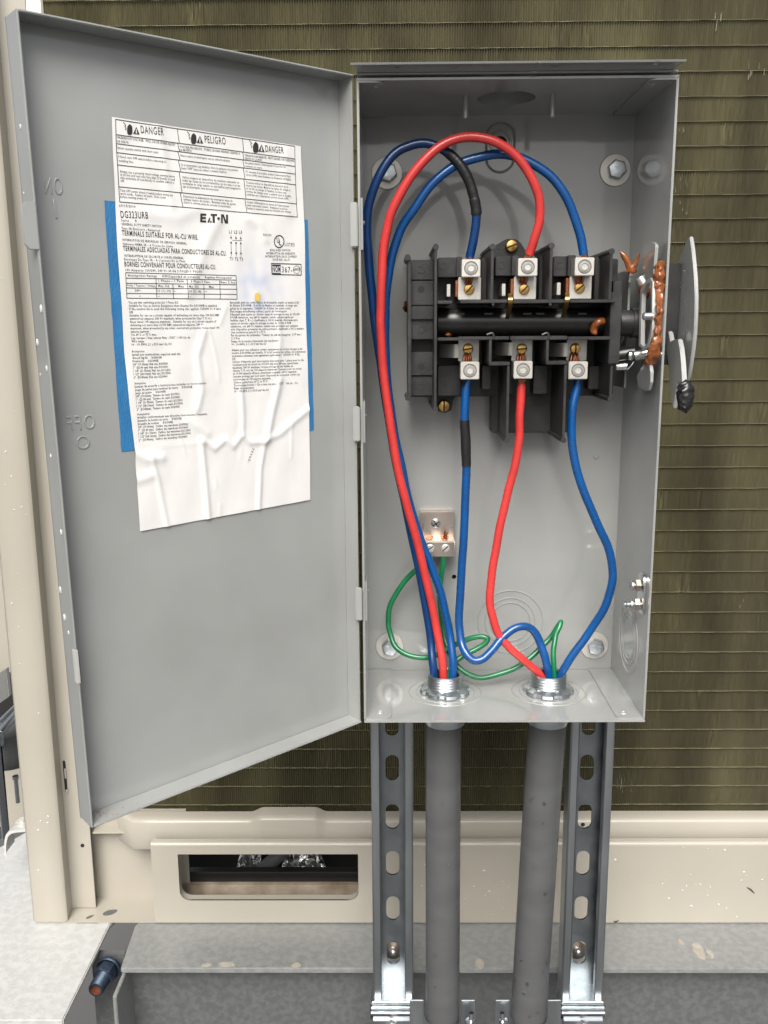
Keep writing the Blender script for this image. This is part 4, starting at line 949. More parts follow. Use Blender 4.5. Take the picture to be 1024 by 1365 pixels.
# ================================================================== CONDUIT FITTINGS
def fitting(c, label, rot):
    t = thing('conduit_fitting', label, 'fitting', c, 'threaded conduit fittings through the box floor')
    pr = [(0.0105,-0.03),(0.0118,0.0152),(0.0132,0.0166)]
    for i in range(5):
        h = 0.0162-i*0.0024; pr += [(0.0142,h-0.0003),(0.0149,h-0.0010),(0.0136,h-0.0019)]
    pr += [(0.0140,0.002),(0.0140,-0.004)]
    mb = MB(); mb.lathe(c, Z, pr, 40); mb.obj('threaded_sleeve', M['zinc'], t, smooth=40)
    n = 64
    def lug(k, r): 
        a = (k/n*8+rot) % 1.0; return r if r < 0.0165 else r*(1.0 if a < 0.62 else 0.90)
    mb = MB(); mb.lathe(c, Z, [(0.0142,0.0002),(0.0212,0.0004),(0.0216,0.0012),(0.0208,0.0036),(0.0165,0.0050),(0.0150,0.0056),(0.0142,0.0054)], n, lug); mb.obj('locknut', M['zinc'], t, smooth=30)
    mb = MB(); mb.lathe(c, Z, [(0.0146,-0.0018),(0.0176,-0.0018),(0.0180,-0.0026),(0.0180,-0.0240),(0.0170,-0.0275),(0.0146,-0.0275)], 36); mb.obj('hub_ring', M['zinc'], t)
    mb = MB(); mb.lathe(c, Z, [(0,-0.012),(0.0118,-0.012)], 24); mb.obj('bore', M['void'], t, recalc=False)
fitting(c1, 'threaded conduit fitting with notched locknut holding the line wires, left', 0.1)
fitting(c2, 'threaded conduit fitting with notched locknut holding the load wires, right', 0.55)

# ================================================================== WIRES
WR = 0.0034
def wire(name, pts, mt, label, r=WR, cat='wire', group=None, tapes=(), strands=()):
    sst = lambda q: q*q*(3-2*q)
    p3 = [P(u,v,y-0.0085*sst(max(0.0,min(1.0,(v-835)/55)))) for u,v,y in pts]; sp = spline(p3, 8); rw = random.Random(len(label)*7+len(pts)); k1, k2 = rw.uniform(0,6), rw.uniform(0,6)
    sp = [p + Vector((0.00028*math.sin(i*0.21+k1)+0.00012*math.sin(i*0.53+k2), 0.0004*math.sin(i*0.17+k2), 0.0002*math.sin(i*0.31+k1))) for i, p in enumerate(sp)]
    t = thing(name, label, cat, p3[0], group)
    mb = MB(); mb.tube(sp, r, 16); mb.obj('insulation', M[mt], t, smooth=60)
    for i0, i1 in tapes:
        seg = sp[int(i0*8):int(i1*8)+1]; mb = MB(); rs = []
        dense = []
        for a, b in zip(seg, seg[1:]): dense += [a.lerp(b, k/3) for k in range(3)]
        dense.append(seg[-1]); rr = random.Random(5); L_ = 0; st = 0
        for k in range(len(dense)): 
            if k and k % 6 == 0: st = rr.uniform(0,0.0003)
            rs.append(r+0.00035+st+rr.uniform(0,0.00008))
        mb.tube(dense, rs, 16); mb.obj('tape_wrap', M['etape'], t, smooth=30)
    for e in strands:
        a = sp[0] if e == 0 else sp[-1]; d = (sp[0]-sp[1]).normalized() if e == 0 else (sp[-1]-sp[-2]).normalized(); mb = MB(); rr = random.Random(6)
        for k in range(14):
            th = 2*math.pi*k/14; o_ = d.orthogonal().normalized(); s2 = d.cross(o_); w = (o_*math.cos(th)+s2*math.sin(th))*r*0.62
            mb.tube([a+w*0.95-d*0.001, a+w+d*0.004+w*rr.uniform(-.1,.35), a+w*0.9+d*0.009], 0.00055, 6)
        mb.obj('copper_strands', M['copper'], t)
    return t
g1, g2, g3 = 'line wires arching to the top lugs', 'load wires dropping from the bottom lugs', 'ground wires'
wire('blue_wire', [(579,912,.066),(577.5,885,.066),(574,850,.066),(564,790,.063),(551,725,.060),(540,670,.056),(527,610,.052),(515,540,.050),(507,480,.049),(500,426,.048),(494,375,.046),(490.5,336,.044),(489.5,306,.043),(492,275,.042),(504,236,.040),(525,206,.040),(546,194,.040),(567,191,.040),(591,200,.040),(613,219,.039),(627,245,.039),(634,272,.040),(634,300,.042),(629,330,.044),(627,343,.045)], 'navy',
     'dark blue wire wrapped in black tape, arching to the top left lug', group=g1, tapes=((18.3,21.6),), strands=(1,))
wire('red_wire', [(592,912,.066),(590,880,.065),(582,838,.062),(570,782,.057),(557,725,.053),(544,677,.049),(531,629,.046),(519.6,563,.043),(511,489,.041),(508,440,.039),(507,410,.038),(508.5,380,.037),(511,340,.036),(516,305,.034),(524,277,.032),(545,240,.030),(571,208,.029),(598,189,.029),(628,182,.030),(658,188,.030),(685,205,.031),(706,232,.032),(718,263,.034),(720,290,.037),(713,318,.041),(705,339,.044)], 'red',
     'red wire arching highest over to the top middle lug', group=g1, strands=(1,))
wire('blue_wire', [(603,912,.066),(603.5,880,.067),(600,845,.067),(594,815,.067),(586,785,.066),(574,753,.065),(562,721,.064),(546,670,.062),(536,627,.060),(526,580,.058),(519,530,.057),(514.5,485,.056),(513,441,.055),(514,405,.053),(518,368,.051),(524,336,.049),(534,306,.047),(553,277,.044),(577,245,.043),(608,220,.043),(644,208,.042),(675,206,.042),(703,214,.042),(731,233,.042),(752,258,.042),(766,287,.043),(774,315,.044),(778,339,.045)], 'blue',
     'bright blue wire in a low arch over to the top right lug', group=g1, strands=(1,))
wire('blue_wire', [(625,506,.046),(621,525,.046),(619.5,560,.046),(620.5,593,.047),(622,621,.048),(621,665,.050),(617.5,725,.053),(614,780,.056),(612.5,825,.056),(615,854,.054),(621,871,.052),(632,880,.051),(645,878,.051),(655,868,.052),(668,852,.054),(682,840,.056),(696,834.5,.058),(709,839,.060),(719,855,.062),(726,874,.064),(731,894,.066),(733,915,.067)], 'blue',
     'blue wire with a black tape band, looping low between both fittings', group=g2, tapes=((2.1,4.0),))
wire('red_wire', [(695,512,.046),(694,535,.046),(693,560,.046),(691.5,589,.047),(686,621,.048),(677,659,.050),(668,696,.051),(661,731,.052),(656,764,.053),(653.5,797,.053),(656.5,822,.053),(665,846,.054),(680,864,.056),(697,879,.059),(713,892,.063),(722,904,.065),(726,918,.066)], 'red',
     'red wire dropping in an S curve from the bottom middle lug', group=g2, strands=(0,))
wire('blue_wire', [(771,505,.046),(768,520,.046),(763.5,545,.044),(762,580,.043),(767,620,.042),(780,659,.042),(795,694,.043),(810,729,.045),(816.5,759,.047),(815,784,.049),(805,812,.052),(786,841,.056),(769,866,.060),(756,886,.063),(747,902,.065),(742,918,.066)], 'blue',
     'blue wire bowing out to the right wall from the bottom right lug', group=g2)
GR = 0.0023
wire('green_wire', [(577,738,.087),(573,746,.086),(560,756,.086),(545,768,.087),(530,789,.087),(520,810,.086),(517.5,828,.085),(520,845,.083),(527,861,.081),(539,871,.079),(555,876,.078),(575,875,.079),(593,868,.079),(606,860,.077),(624,852,.074),(641,848.5,.072),(650,850.5,.071),(648,857,.071),(637,864,.072),(622,872,.073),(609,881,.073),(600,893,.071),(596,914,.067)], 'green',
     'green wire making a wide loop past the lower left bolt', r=GR, group=g3)
wire('green_wire', [(591,738,.087),(590,755,.087),(588,775,.088),(587,800,.089),(589,830,.089),(594,856,.086),(602,876,.081),(611,889,.077),(624,899,.074),(640,903,.073),(660,900,.074),(682,893,.075),(700,882,.076),(717,868,.077),(733,851,.077),(743,836,.075),(747.5,829.5,.073),(746,836,.070),(741,848,.069),(737.5,866,.068),(738,885,.067),(740,904,.066),(741,916,.066)], 'green',
     'green wire running along the floor to a peak above the right fitting', r=GR, group=g3)

# ================================================================== GROUND LUG
gt = thing('ground_terminal', 'silver two-hole ground lug block screwed to the back of the box', 'terminal', P(583,735,D))
y1, y2 = 0.099, 0.084
a, b = P(560.5,682,y1), P(605,716,y1); a2, b2 = P(560,722,y2), P(606,742,y2)
gx0, gx1 = a.x, b.x
mb = MB(); mb.prism([(D-0.0003,a.z),(y1,a.z),(y1,b.z),(y2+0.0006,a2.z+0.0002),(y2,a2.z-0.0004),(y2,b2.z),(D-0.0003,b2.z)], gx1-gx0, (Vector((gx0,0,0)), Y, Z), bev=0.0004); mb.obj('block', M['alu_warm'], gt)
def slotted_screw(c, r, name, mt, parent, ang=40, cross=False, h=0.0014):
    mb = MB(); mb.lathe(c, -Y, [(r,-0.0006),(r,h*0.5),(r*0.85,h),(r*0.5,h*1.12),(0,h*1.15)], 22); s_ = mb.obj(name, M[mt], parent)
    mb = MB(); d = Vector((math.cos(R(ang)),0,math.sin(R(ang)))); e = Vector((-d.z,0,d.x))
    for d_, e_ in ((d,e),)+(((e,d),) if cross else ()):
        o_ = c+Vector((0,-h*1.17,0)); w_ = r*0.13
        mb.quad(o_-d_*r*0.85-e_*w_, o_+d_*r*0.85-e_*w_, o_+d_*r*0.85+e_*w_, o_-d_*r*0.85+e_*w_)
    mb.obj('screw_slot', M['void'], s_ if s_.parent and s_.parent.type == 'EMPTY' else parent, smooth=0); return s_
slotted_screw(P(581,697.5,y1), 0.0040, 'mounting_screw', 'zinc', gt, 35, True, 0.0022)
slotted_screw(P(573.5,731,y2), 0.0036, 'set_screw', 'alu', gt, 38, False, 0.0006)
slotted_screw(P(594,731,y2), 0.0036, 'set_screw', 'alu', gt, 42, False, 0.0006)
mb = MB(); rr = random.Random(8)
for u in (572,593):
    c = P(u,717,0.091); 
    mb.lathe(c+Vector((0,0,-0.0002)), (0,-0.35,1), [(0.0036,0.0004),(0.0036,0.0012),(0,0.0012)], 16)
c = P(594,716,0.091)
for k in range(12): mb.tube([c+Vector((rr.uniform(-.002,.002),rr.uniform(-.001,.001),0)), c+Vector((rr.uniform(-.0024,.0024),-0.001,0.004+rr.uniform(0,.002)))], 0.0004, 6)
mb.obj('copper_strands', M['copper'], gt)
mb = MB()
def flat_text(mb, s, c, h, y, up=(0,0,1), right=(1,0,0), bold=0.0):
    me = text_mesh(s, bold, 2); up = Vector(up); right = Vector(right); vs = [mb.bm.verts.new(Vector(c)+right*v.co.x*h/FONT_CAP+up*v.co.y*h/FONT_CAP) for v in me.vertices]
    for p in me.polygons:
        try: mb.bm.faces.new([vs[i] for i in p.vertices])
        except ValueError: pass
    bpy.data.meshes.remove(me)
q = P(575,688,y1-0.0002); flat_text(mb, 'CU-AL', q, 0.0016, 0); q = P(597,712,y1-0.0002); flat_text(mb, '1/0-14', q, 0.0018, 0, (-1,0,0), (0,0,1)); q = P(565,712,y1-0.0002); flat_text(mb, 'TORQUE', q, 0.0014, 0, (-1,0,0), (0,0,1)); q = P(603.5,710,y1-0.0002); flat_text(mb, '50 LB-IN', q, 0.0014, 0, (-1,0,0), (0,0,1))
mb.obj('stamped_marking', M['whitemet'], gt, smooth=0)

# ================================================================== SWITCH BLOCK
sw = thing('switch_block', 'black plastic three pole switch with six silver lugs on the back of the box', 'switch', P(685,440,D))
def q(x, y, Yp): return P(520+x/3.2, 300+y/3.2, Yp)
YF, YB = 0.024, 0.1045
pl = M['plastic']
def pbox(mb, x0,y0,x1,y1,yf,yb,bev=0.0004):
    a, b = q(x0,y0,yf), q(x1,y1,yf); mb.box((a.x,yf,b.z),(b.x,yb,a.z),bev)
# base body
mb = MB(); pbox(mb, 85,150,950,728,0.080,YB,0.0008); base = mb.obj('base', pl, sw)
mb = MB(); pbox(mb, 438,722,760,885,0.080,YB,0.0006); mb.obj('base_extension', pl, sw)
# ears with mounting screws
mb = MB(); fr = (Vector((0,0.090,0)), X, Z)
def ear(pts, y=0.090, dep=0.006): 
    mb = MB(); mb.prism([(q(x,yy,y).x,q(x,yy,y).z) for x,yy in pts], dep, FR(y+dep), bev=0.0004); return mb.obj('mounting_ear', pl, sw)
ear([(383,140),(400,122),(440,92),(480,68),(500,58),(540,60),(560,78),(590,128),(590,165),(383,165)])
ear([(196,720),(290,720),(270,745),(262,790),(235,802),(205,795),(196,770)])
ear([(735,720),(800,720),(790,750),(770,790),(735,800)])
for x, yy, an in ((518,90,20),(230,771,90),(752,764,80)): slotted_screw(q(x,yy,0.088), 0.0049, 'mounting_screw', 'brass', sw, an, False, 0.003)
# left end column
mb = MB(); pbox(mb, 76,140,91,738,0.046,YB,0.0005)
for x0,y0,x1,y1_,yf in ((91,148,194,233,0.056),(91,238,194,342,0.054),(91,346,194,402,0.050),(91,405,194,487,0.053),(91,541,194,641,0.056),(91,645,194,728,0.058)): pbox(mb, x0,y0,x1,y1_,yf,YB,0.0005)
pbox(mb, 91,488,194,540,0.070,YB,0.0003)
for x,y_ in ((133,190),(133,445),(133,690)): mb.lathe(q(x,y_,0.0562 if y_<300 else (0.0532 if y_<500 else 0.0582)), -Y, [(0.0030,0),(0.0030,0.0006),(0.0022,0.0006),(0.0022,0.0)], 20)
a = q(75,138,0.045); mb.tube([Vector((a.x,0.044,a.z)), Vector((a.x,0.085,a.z))], 0.0024, 12); a = q(75,738,0.045); mb.tube([Vector((a.x,0.044,a.z)), Vector((a.x,0.085,a.z))], 0.0020, 12)
col = mb.obj('end_column', pl, sw)
mb = MB()
for x,y_,yf in ((133,274,0.0538),(133,603,0.0558)): mb.cyl(q(x,y_,yf), q(x,y_,yf)+Y*0.002, 0.0027, 16)
mb.obj('rivet_hole', M['void'], col)
# barriers
def barrier(x, y0, x1, y1_, bead_top=True, bead_bot=False, w=11, yf=YF, yb=0.098):
    mb = MB(); a, b = q(x,y0,yf), q(x1,y1_,yf); xx = (a.x+b.x)/2; hw_ = w/3.2*0.00057/2
    mb.box((xx-hw_,yf,b.z),(xx+hw_,yb,a.z),0.0004)
    for z_, f_ in ((a.z,bead_top),(b.z,bead_bot)):
        if f_: mb.tube([(xx,yf-0.0004,z_),(xx,yb,z_)], 0.0022, 14)
    mb.obj('barrier', pl, sw)
barrier(199,92,190,785,True,True)
barrier(440,92,432,322); barrier(690,88,684,322); barrier(944,112,940,322)
barrier(428,490,428,588,False); barrier(505,600,500,920,False,True); barrier(672,487,672,585,False); barrier(748,597,742,918,False,True); barrier(945,600,942,742,False,True)
mb = MB()
for x0,y0,x1,y1_ in ((423,584,512,599),(667,580,755,595)): pbox(mb, x0,y0,x1,y1_,YF+0.0002,0.098,0.0005)
mb.obj('barrier_step', pl, sw)
# ledges and rotor
mb = MB()
for x0,y0,x1,y1_ in ((203,322,265,336),(300,318,502,332),(525,318,745,332),(768,318,962,330)): pbox(mb, x0,y0,x1,y1_,YF,0.07,0.0004)
for x in (440,684): pbox(mb, x-5,332,x+5,344,YF,0.05,0.0003)
mb.obj('upper_ledge', pl, sw)
mb = MB()
for x0,y0,x1,y1_ in ((203,480,291,493),(291,476,508,489),(513,474,757,489),(760,476,940,489)): pbox(mb, x0,y0,x1,y1_,YF,0.07,0.0004)
for x in (430,665): 
    c = q(x,468,YF); mb.tube(spline([c-X*0.003, c+X*0.0005+Z*0.0012, c+X*0.002, c+X*0.0024-Z*0.003],4), 0.0009, 8)
mb.obj('lower_ledge', pl, sw)
a, b = q(203,413,0.055), q(958,413,0.055); mb = MB(); mb.tube([a, a.lerp(b,.5), b], 0.0105, 24)
for x in (300,420,585,640,820): c = q(x,386,0.047); mb.box((c.x-0.0035,0.046,c.z-0.001),(c.x+0.0035,0.052,c.z+0.002),0.0004)
mb.obj('rotor', M['plastic_dark'], sw)
mb = MB(); pbox(mb, 203,335,945,478,0.072,0.08,0.0); mb.obj('rotor_well', M['plastic_dark'], sw)
# right end housing
mb = MB(); pbox(mb, 945,285,978,592,YF+0.004,0.09,0.0006); pbox(mb, 955,238,986,300,0.035,0.07,0.0006)
a, b = q(975,418,0.05), q(1045,418,0.05); mb.tube([a, b], 0.0098, 24); mb.tube([b-X*0.003, b+X*0.003], 0.0112, 24); mb.obj('drive_hub', pl, sw)
# bay walls
for x0,y0,x1,y1_,yf in ((205,138,285,222,0.060),(285,134,307,222,0.052),(452,133,522,216,0.060),(522,130,548,216,0.052),(700,133,762,218,0.060),(762,128,791,218,0.052),(392,140,434,318,0.058),(640,136,684,318,0.058),(878,134,936,318,0.058),(205,600,300,728,0.062),(395,600,428,700,0.060),(615,600,668,720,0.062),(512,605,535,720,0.062),(850,602,935,700,0.062)):
    mb = MB(); pbox(mb, x0,y0,x1,y1_,yf,0.085,0.0005); mb.obj('bay_wall', pl, sw)
for x,y_ in ((228,175),(474,172),(722,172)):
    mb = MB(); mb.lathe(q(x,y_,0.0602), -Y, [(0.0030,0),(0.0030,0.0005),(0.0024,0.0005),(0.0024,0)], 20); mb.obj('mould_mark', pl, sw)
# lugs, terminal plates
def lug(x0,y0,x1,y1_, top):
    yf = 0.036; a, b = q(x0,y0,yf), q(x1,y1_,yf); mb = MB(); mb.box((a.x,yf,b.z),(b.x,yf+0.016,a.z),0.0005); l = mb.obj('lug', M['alu'], sw)
    c = Vector(((a.x+b.x)/2, yf, (a.z+b.z)/2))
    mb = MB(); mb.lathe(c, -Y, [(0.0050,0.0001),(0.0049,0.0004),(0.0045,0.0004),(0.0043,-0.001),(0.0040,-0.001),(0.0039,0.0005),(0.0024,0.0006),(0.0022,-0.0012),(0,-0.0012)], 28); mb.obj('set_screw', M['steel_plate'], l)
    mb = MB(); mb.lathe(c, -Y, [(0.0052,0.00014),(0.0044,0.00050)], 28); mb.lathe(c, -Y, [(0.0019,-0.0010),(0,-0.0010)], 6); mb.obj('screw_recess', M['void'], l, recalc=False)
def tplate(x0,y0,x1,y1_, sx, sy, ang, top):
    yf = 0.050; a, b = q(x0,y0,yf), q(x1,y1_,yf); mb = MB(); mb.box((a.x,yf,b.z),(b.x,yf+0.003,a.z),0.0004); tpl = mb.obj('terminal_plate', M['alu'] if top else M['steel_plate'], sw)
    slotted_screw(q(sx,sy,yf), 0.0041, 'terminal_screw', 'brass', tpl if False else sw, ang, False, 0.0024)
    # copper strands that show between lug and screw
    mb = MB(); rr = random.Random(int(x0)); 
    yy = (y0+14) if top else (y1_-16); c = q(sx-4,yy,yf-0.001)
    for k in range(16):
        o_ = Vector((rr.uniform(-.0042,.0042), rr.uniform(-.003,.0), 0)); L_ = rr.uniform(.003,.005)
        mb.tube([c+o_+Z*(0.005 if top else -0.005), c+o_*0.8+Vector((0,-0.001,0)), c+o_*0.6+Z*(-L_ if top else L_)*0.7], 0.0006, 6)
    mb.obj('copper_strands', M['copper'], sw)
for x0,y0,x1,y1_ in ((307,146,385,221),(548,141,628,217),(791,138,870,215)): lug(x0,y0,x1,y1_,True)
for x0,y0,x1,y1_ in ((302,583,380,658),(529,580,607,655),(764,582,842,657)): lug(x0,y0,x1,y1_,False)
tplate(292,222,387,318,337,274,48,True); tplate(530,220,622,316,572,274,45,True); tplate(768,218,858,314,808,268,40,True)
tplate(292,488,379,580,333,528,10,False); tplate(520,486,606,580,562,528,5,False); tplate(756,488,838,578,790,526,90,False)
for x0,y0,x1,y1_ in ((243,252,257,305),(478,250,492,302),(713,245,727,298)):
    mb = MB(); pbox(mb, x0,y0,x1,y1_,0.055,0.075,0.0003); mb.obj('contact_blade', M['alu'], sw)
for x0,x1,y0,y1_ in ((280,296,235,306),(516,530,230,300),(752,768,225,300)):
    mb = MB(); pbox(mb, x0,y0,x1,y1_,0.054,0.075,0.0003); mb.obj('copper_bar', M['copper'], sw)
for pts in (((513,292,.026),(514,318,.022),(512,345,.026),(500,398,.044)),((757,288,.026),(757,316,.022),(753,340,.026),(738,392,.044))):
    sp = spline([q(x,y_,yy) for x,y_,yy in pts], 5); mb = MB()
    for a, b in zip(sp, sp[1:]):
        mb.quad(a-X*0.0016, a+X*0.0016, b+X*0.0016, b-X*0.0016); mb.quad(a-X*0.0016+Y*0.001, a+X*0.0016+Y*0.001, b+X*0.0016+Y*0.001, b-X*0.0016+Y*0.001)
        mb.quad(a-X*0.0016, b-X*0.0016, b-X*0.0016+Y*0.001, a-X*0.0016+Y*0.001); mb.quad(a+X*0.0016, b+X*0.0016, b+X*0.0016+Y*0.001, a+X*0.0016+Y*0.001)
    mb.obj('brass_spring', M['brass'], sw, recalc=False)
# curved jaw springs of the lower row
for x0,y0,x1,y1_ in ((215,509,292,566),(456,501,522,556),(690,503,757,561)):
    a, b = q(x0,y0,0.046), q(x1,y1_,0.046); w = b.x-a.x; mb = MB(); n = 14; pts = [Vector((a.x+w*i/n, 0.046+0.014*(1-math.sin(math.pi*0.5*min(1,(i/n)*1.15)))**1.0, 0)) for i in range(n+1)]
    for p0, p1 in zip(pts, pts[1:]): mb.quad(p0+Z*b.z, p1+Z*b.z, p1+Z*a.z, p0+Z*a.z)
    mb.obj('jaw_spring', M['alu'], sw, recalc=False, smooth=60)
mb = MB(); c = q(892,425,0.040); mb.tube(spline([q(868,455,0.042), q(874,432,0.040), q(890,414,0.038), q(912,410,0.040)],6), [0.002]+[0.0030]*17+[0.0015], 12)
mb.blob(q(872,448,0.040), (0.0026,0.002,0.0034), 5); mb.obj('grease_dab', M['grease'], sw)
mb = MB(); mb.blob(q(248,468,0.05), (0.003,0.002,0.0016), 4); mb.obj('grease_dab', M['grease'], sw)
mb = MB(); mb.blob(q(68,335,0.08), (0.0018,0.002,0.002), 1); mb.blob(q(66,355,0.08), (0.002,0.002,0.003), 2); mb.obj('spring_end', M['copper'], sw)

# ================================================================== LINKAGE INSIDE RIGHT WALL
lk = thing('switch_linkage', 'greasy metal linkage between the black switch and the right wall', 'mechanism', P(850,430,0.06))
def h_(x, y, x_w): return PX(780+x/4.878, 280+y/4.875, x_w)      # crop -> plane x = const
xw = HW-TH
gp = M['grey']
xb_ = 0.0985
a, b = h_(176,400,xb_), h_(420,1150,xb_)
mb = MB(); a0 = P(815,361,0.100); z1, z0 = P(832,361,0.075).z, P(832,516,0.075).z
xq = xb_; yq1, yq0 = PX(816,361,xq).y, PX(850,361,xq).y
mb.box((xq, 0.064, z0),(xq+0.0016, min(yq1,0.1050), z1),0.0004); mb.box((xq,0.1034,z0),(xq-0.010,0.1050,z1),0.0004); mb.obj('side_bracket', gp, lk)
def yz_plate(pts, xw_, th, mt, name, bev=0.0004, holes=()):
    mb = MB(); f2 = lambda L_: [(h_(x,y,xw_).y, h_(x,y,xw_).z) for x,y in L_]
    mb.prism(f2(pts), th, (Vector((xw_,0,0)), Y, Z), holes=[f2(h) for h in holes], bev=bev); return mb.obj(name, M[mt] if isinstance(mt,str) else mt, lk)
def arc(cx,cy,rx,ry,a0,a1,n=7): return [(cx+rx*math.cos(R(a0+(a1-a0)*k/n)), cy+ry*math.sin(R(a0+(a1-a0)*k/n))) for k in range(n+1)]
xp = 0.1010
yz_plate(arc(425,235,34,30,0,-90)+[(385,222)]+[(372,300),(378,380),(395,470),(440,470)], xp, 0.0022, 'grey', 'upper_lever')
yz_plate([(375,1005),(420,1000)]+[(428,1050),(425,1120),(412,1170),(395,1178)]+[(345,1150),(335,1080)], xp-0.0005, 0.0022, 'grey', 'lower_lever')
# oblong link loop
outer = [(360,520),(395,455),(425,440),(440,470),(438,600),(438,730),(432,800),(415,890),(380,910),(350,880),(352,720)]
inner = [(372,540),(400,480),(420,468),(428,500),(428,600),(427,720),(421,790),(404,870),(382,888),(363,868),(364,720)]
yz_plate(outer, xp-0.001, 0.003, 'pale_zinc_lit', 'link_loop', 0.0, holes=[inner])  # pale all over: lit edges of the painted loop put into colour
mb = MB(); c = h_(412,690,xp-0.004); mb.lathe(c, -X, [(0.0028,-0.003),(0.0028,0.003),(0.0020,0.004),(0,0.004)], 14); mb.obj('pivot_pin', M['zinc'], lk)
c0, c1_ = P(826,485,0.052), P(866,469,0.044)
mb = MB(); mb.tube([P(824,474,0.050), P(846,471,0.048)], 0.0062, 18); mb.obj('drive_pin', M['plastic_dark'], lk)
mb = MB(); mb.tube([P(846,474,0.044), P(869,470,0.042)], 0.0040, 16); mb.blob(P(841,474,0.042), (0.0038,0.003,0.0040), 3, 0.02); mb.tube([P(822,489,0.046), P(836,488,0.044)], 0.0028, 14); mb.obj('link_pin', M['whitemet'], lk)
mb = MB(); mb.tube(spline([P(823,470,.055), P(829,455,.052), P(832,444,.05)],4), 0.0007, 8); mb.tube(spline([P(836,493,.045), P(842,487,.044), P(845,482,.044)],4), 0.0006, 8); mb.tube(spline([P(855,460,.05), P(862,445,.048), P(866,435,.046)],4), 0.0008, 8); mb.obj('spring_wire', M['zinc'], lk)
# white toggle stub
mb = MB(); mb.tube([P(853,370,0.052), P(862,384,0.050)], [0.0040,0.0052], 14); mb.obj('toggle_stub', M['alu'], lk)
# grease
mb = MB(); rr = random.Random(12)
gp_ = [h_(497,335,xw-0.004), h_(486,420,xw-0.004), h_(478,500,xw-0.004), h_(490,600,xw-0.004), h_(485,700,xw-0.004), h_(470,810,xw-0.005), h_(455,900,xw-0.006), h_(430,970,xw-0.007), h_(400,1003,xw-0.008)]
gw = [0.0020,0.0038,0.0042,0.0020,0.0020,0.0026,0.0044,0.0046,0.0018]
sp = spline(gp_, 8); rs = [gw[min(8,i//8)]*(1-(i%8)/8)+gw[min(8,i//8+1)]*((i%8)/8) for i in range(len(sp))]
mb.tube(sp, [r*(1+0.10*math.sin(i*0.9)) for i, r in enumerate(rs)], 22)
for i in range(10):
    p_ = sp[rr.randint(4,len(sp)-5)]; mb.blob(p_+Vector((-0.002,rr.uniform(-.003,.003),rr.uniform(-.003,.003))), (0.0016,0.0018,0.0028), i, 0.3)
mb.rough(0.0012, 420)
mb.obj('grease_bead', M['grease'], lk)
mb = MB(); mb.tube(spline([P(860,382,0.048), P(862,390,0.046), P(864,397,0.046)],4), [0.0052,0.0056,0.0056,0.0055,0.0052,0.0044,0.0034,0.0020,0.0008], 14)
mb.tube(spline([P(827,335,0.052), P(835,345,0.052), P(841,358,0.052)],5), [0.0006,0.0014,0.0020,0.0024,0.0025,0.0026,0.0027,0.0028,0.0030,0.0032,0.0034], 10)
mb.tube(spline([P(852,338,0.062), P(848,350,0.056), P(842,360,0.052)],5), [0.0008]+[0.0012]*5+[0.0022]*5, 10); mb.blob(P(842,360,0.051), (0.0040,0.003,0.0034), 6, 0.25)
mb.obj('grease_smear', M['grease'], lk)
mb = MB(); mb.tube([P(858,430,.05), P(866,462,.046)], 0.0012, 8); mb.blob(P(868,438,.047),(0.0014,0.0015,0.0055),8,0.1); mb.obj('brass_strip', M['brass'], lk)
mb = MB(); a, b = P(839,366,0.050), P(846,367,0.050); mb.box((a.x,0.049,a.z-0.001),(b.x,0.053,a.z+0.0006),0.0003); mb.obj('pivot_tab', M['whitemet'], lk)

# ================================================================== OPERATING HANDLE OUTSIDE
oh = thing('operating_handle', 'grey handle plate with black rubber grip outside the right wall', 'handle', P(905,430,0.0))
xh = 0.1265
def hz(x, y, xx): p_ = h_(x, y, xx); return (p_.y, p_.z)
edge = [(668,175),(682,172),(694,250),(704,350),(712,450),(716,560),(714,680),(708,800),(698,900),(684,1000),(668,1090),(655,1125)]
backy = 0.045
prf = [hz(x,y,xh) for x,y in edge]
top, bot = prf[0], prf[-1]
prf = prf + [(bot[0]+0.02,bot[1]-0.004),(backy,hz(600,900,xh)[1]),(backy,hz(600,420,xh)[1]),(hz(600,350,xh)[0],hz(600,350,xh)[1])]
mb = MB(); mb.prism(prf, 0.0026, (Vector((xh,0,0)), Y, Z), bev=0.0006); hp_ = mb.obj('guard_plate', M['grey'], oh)
# stepped inner boss in black: the unlit dark behind the plate put into colour
zst = hz(560,350,xh-0.006)[1]; mb = MB()
mb.box((xw+TH+0.0008, hz(600,352,xh-0.004)[0]+0.001, hz(560,1000,xh)[1]),(xh-0.0004, 0.06, zst),0.0006); mb.obj('hub_boss', M['plastic'], oh)
xl = 0.1185
mb = MB(); lv = [hz(x,y,xl) for x,y in ((520,775),(545,790),(556,850),(582,840),(606,838),(618,900),(628,1000),(634,1120),(600,1125),(575,1290),(560,1250),(552,1180),(540,1000),(528,900))]
mb.prism(lv, 0.0034, (Vector((xl,0,0)), Y, Z), bev=0.0006); mb.obj('lever', M['grey'], oh)
gpz = [P(908,511,-0.040), P(913,517,-0.041), P(914,528,-0.042), P(913,540,-0.043), P(909,548,-0.043)]
mb = MB(); sp = spline(gpz,5); mb.tube(sp, [0.0030+0.0028*math.sin(math.pi*min(1,0.12+0.82*i/(len(sp)-1)))for i in range(len(sp))], 20); mb.rough(0.0012, 420); mb.obj('rubber_grip', M['rubber'], oh)

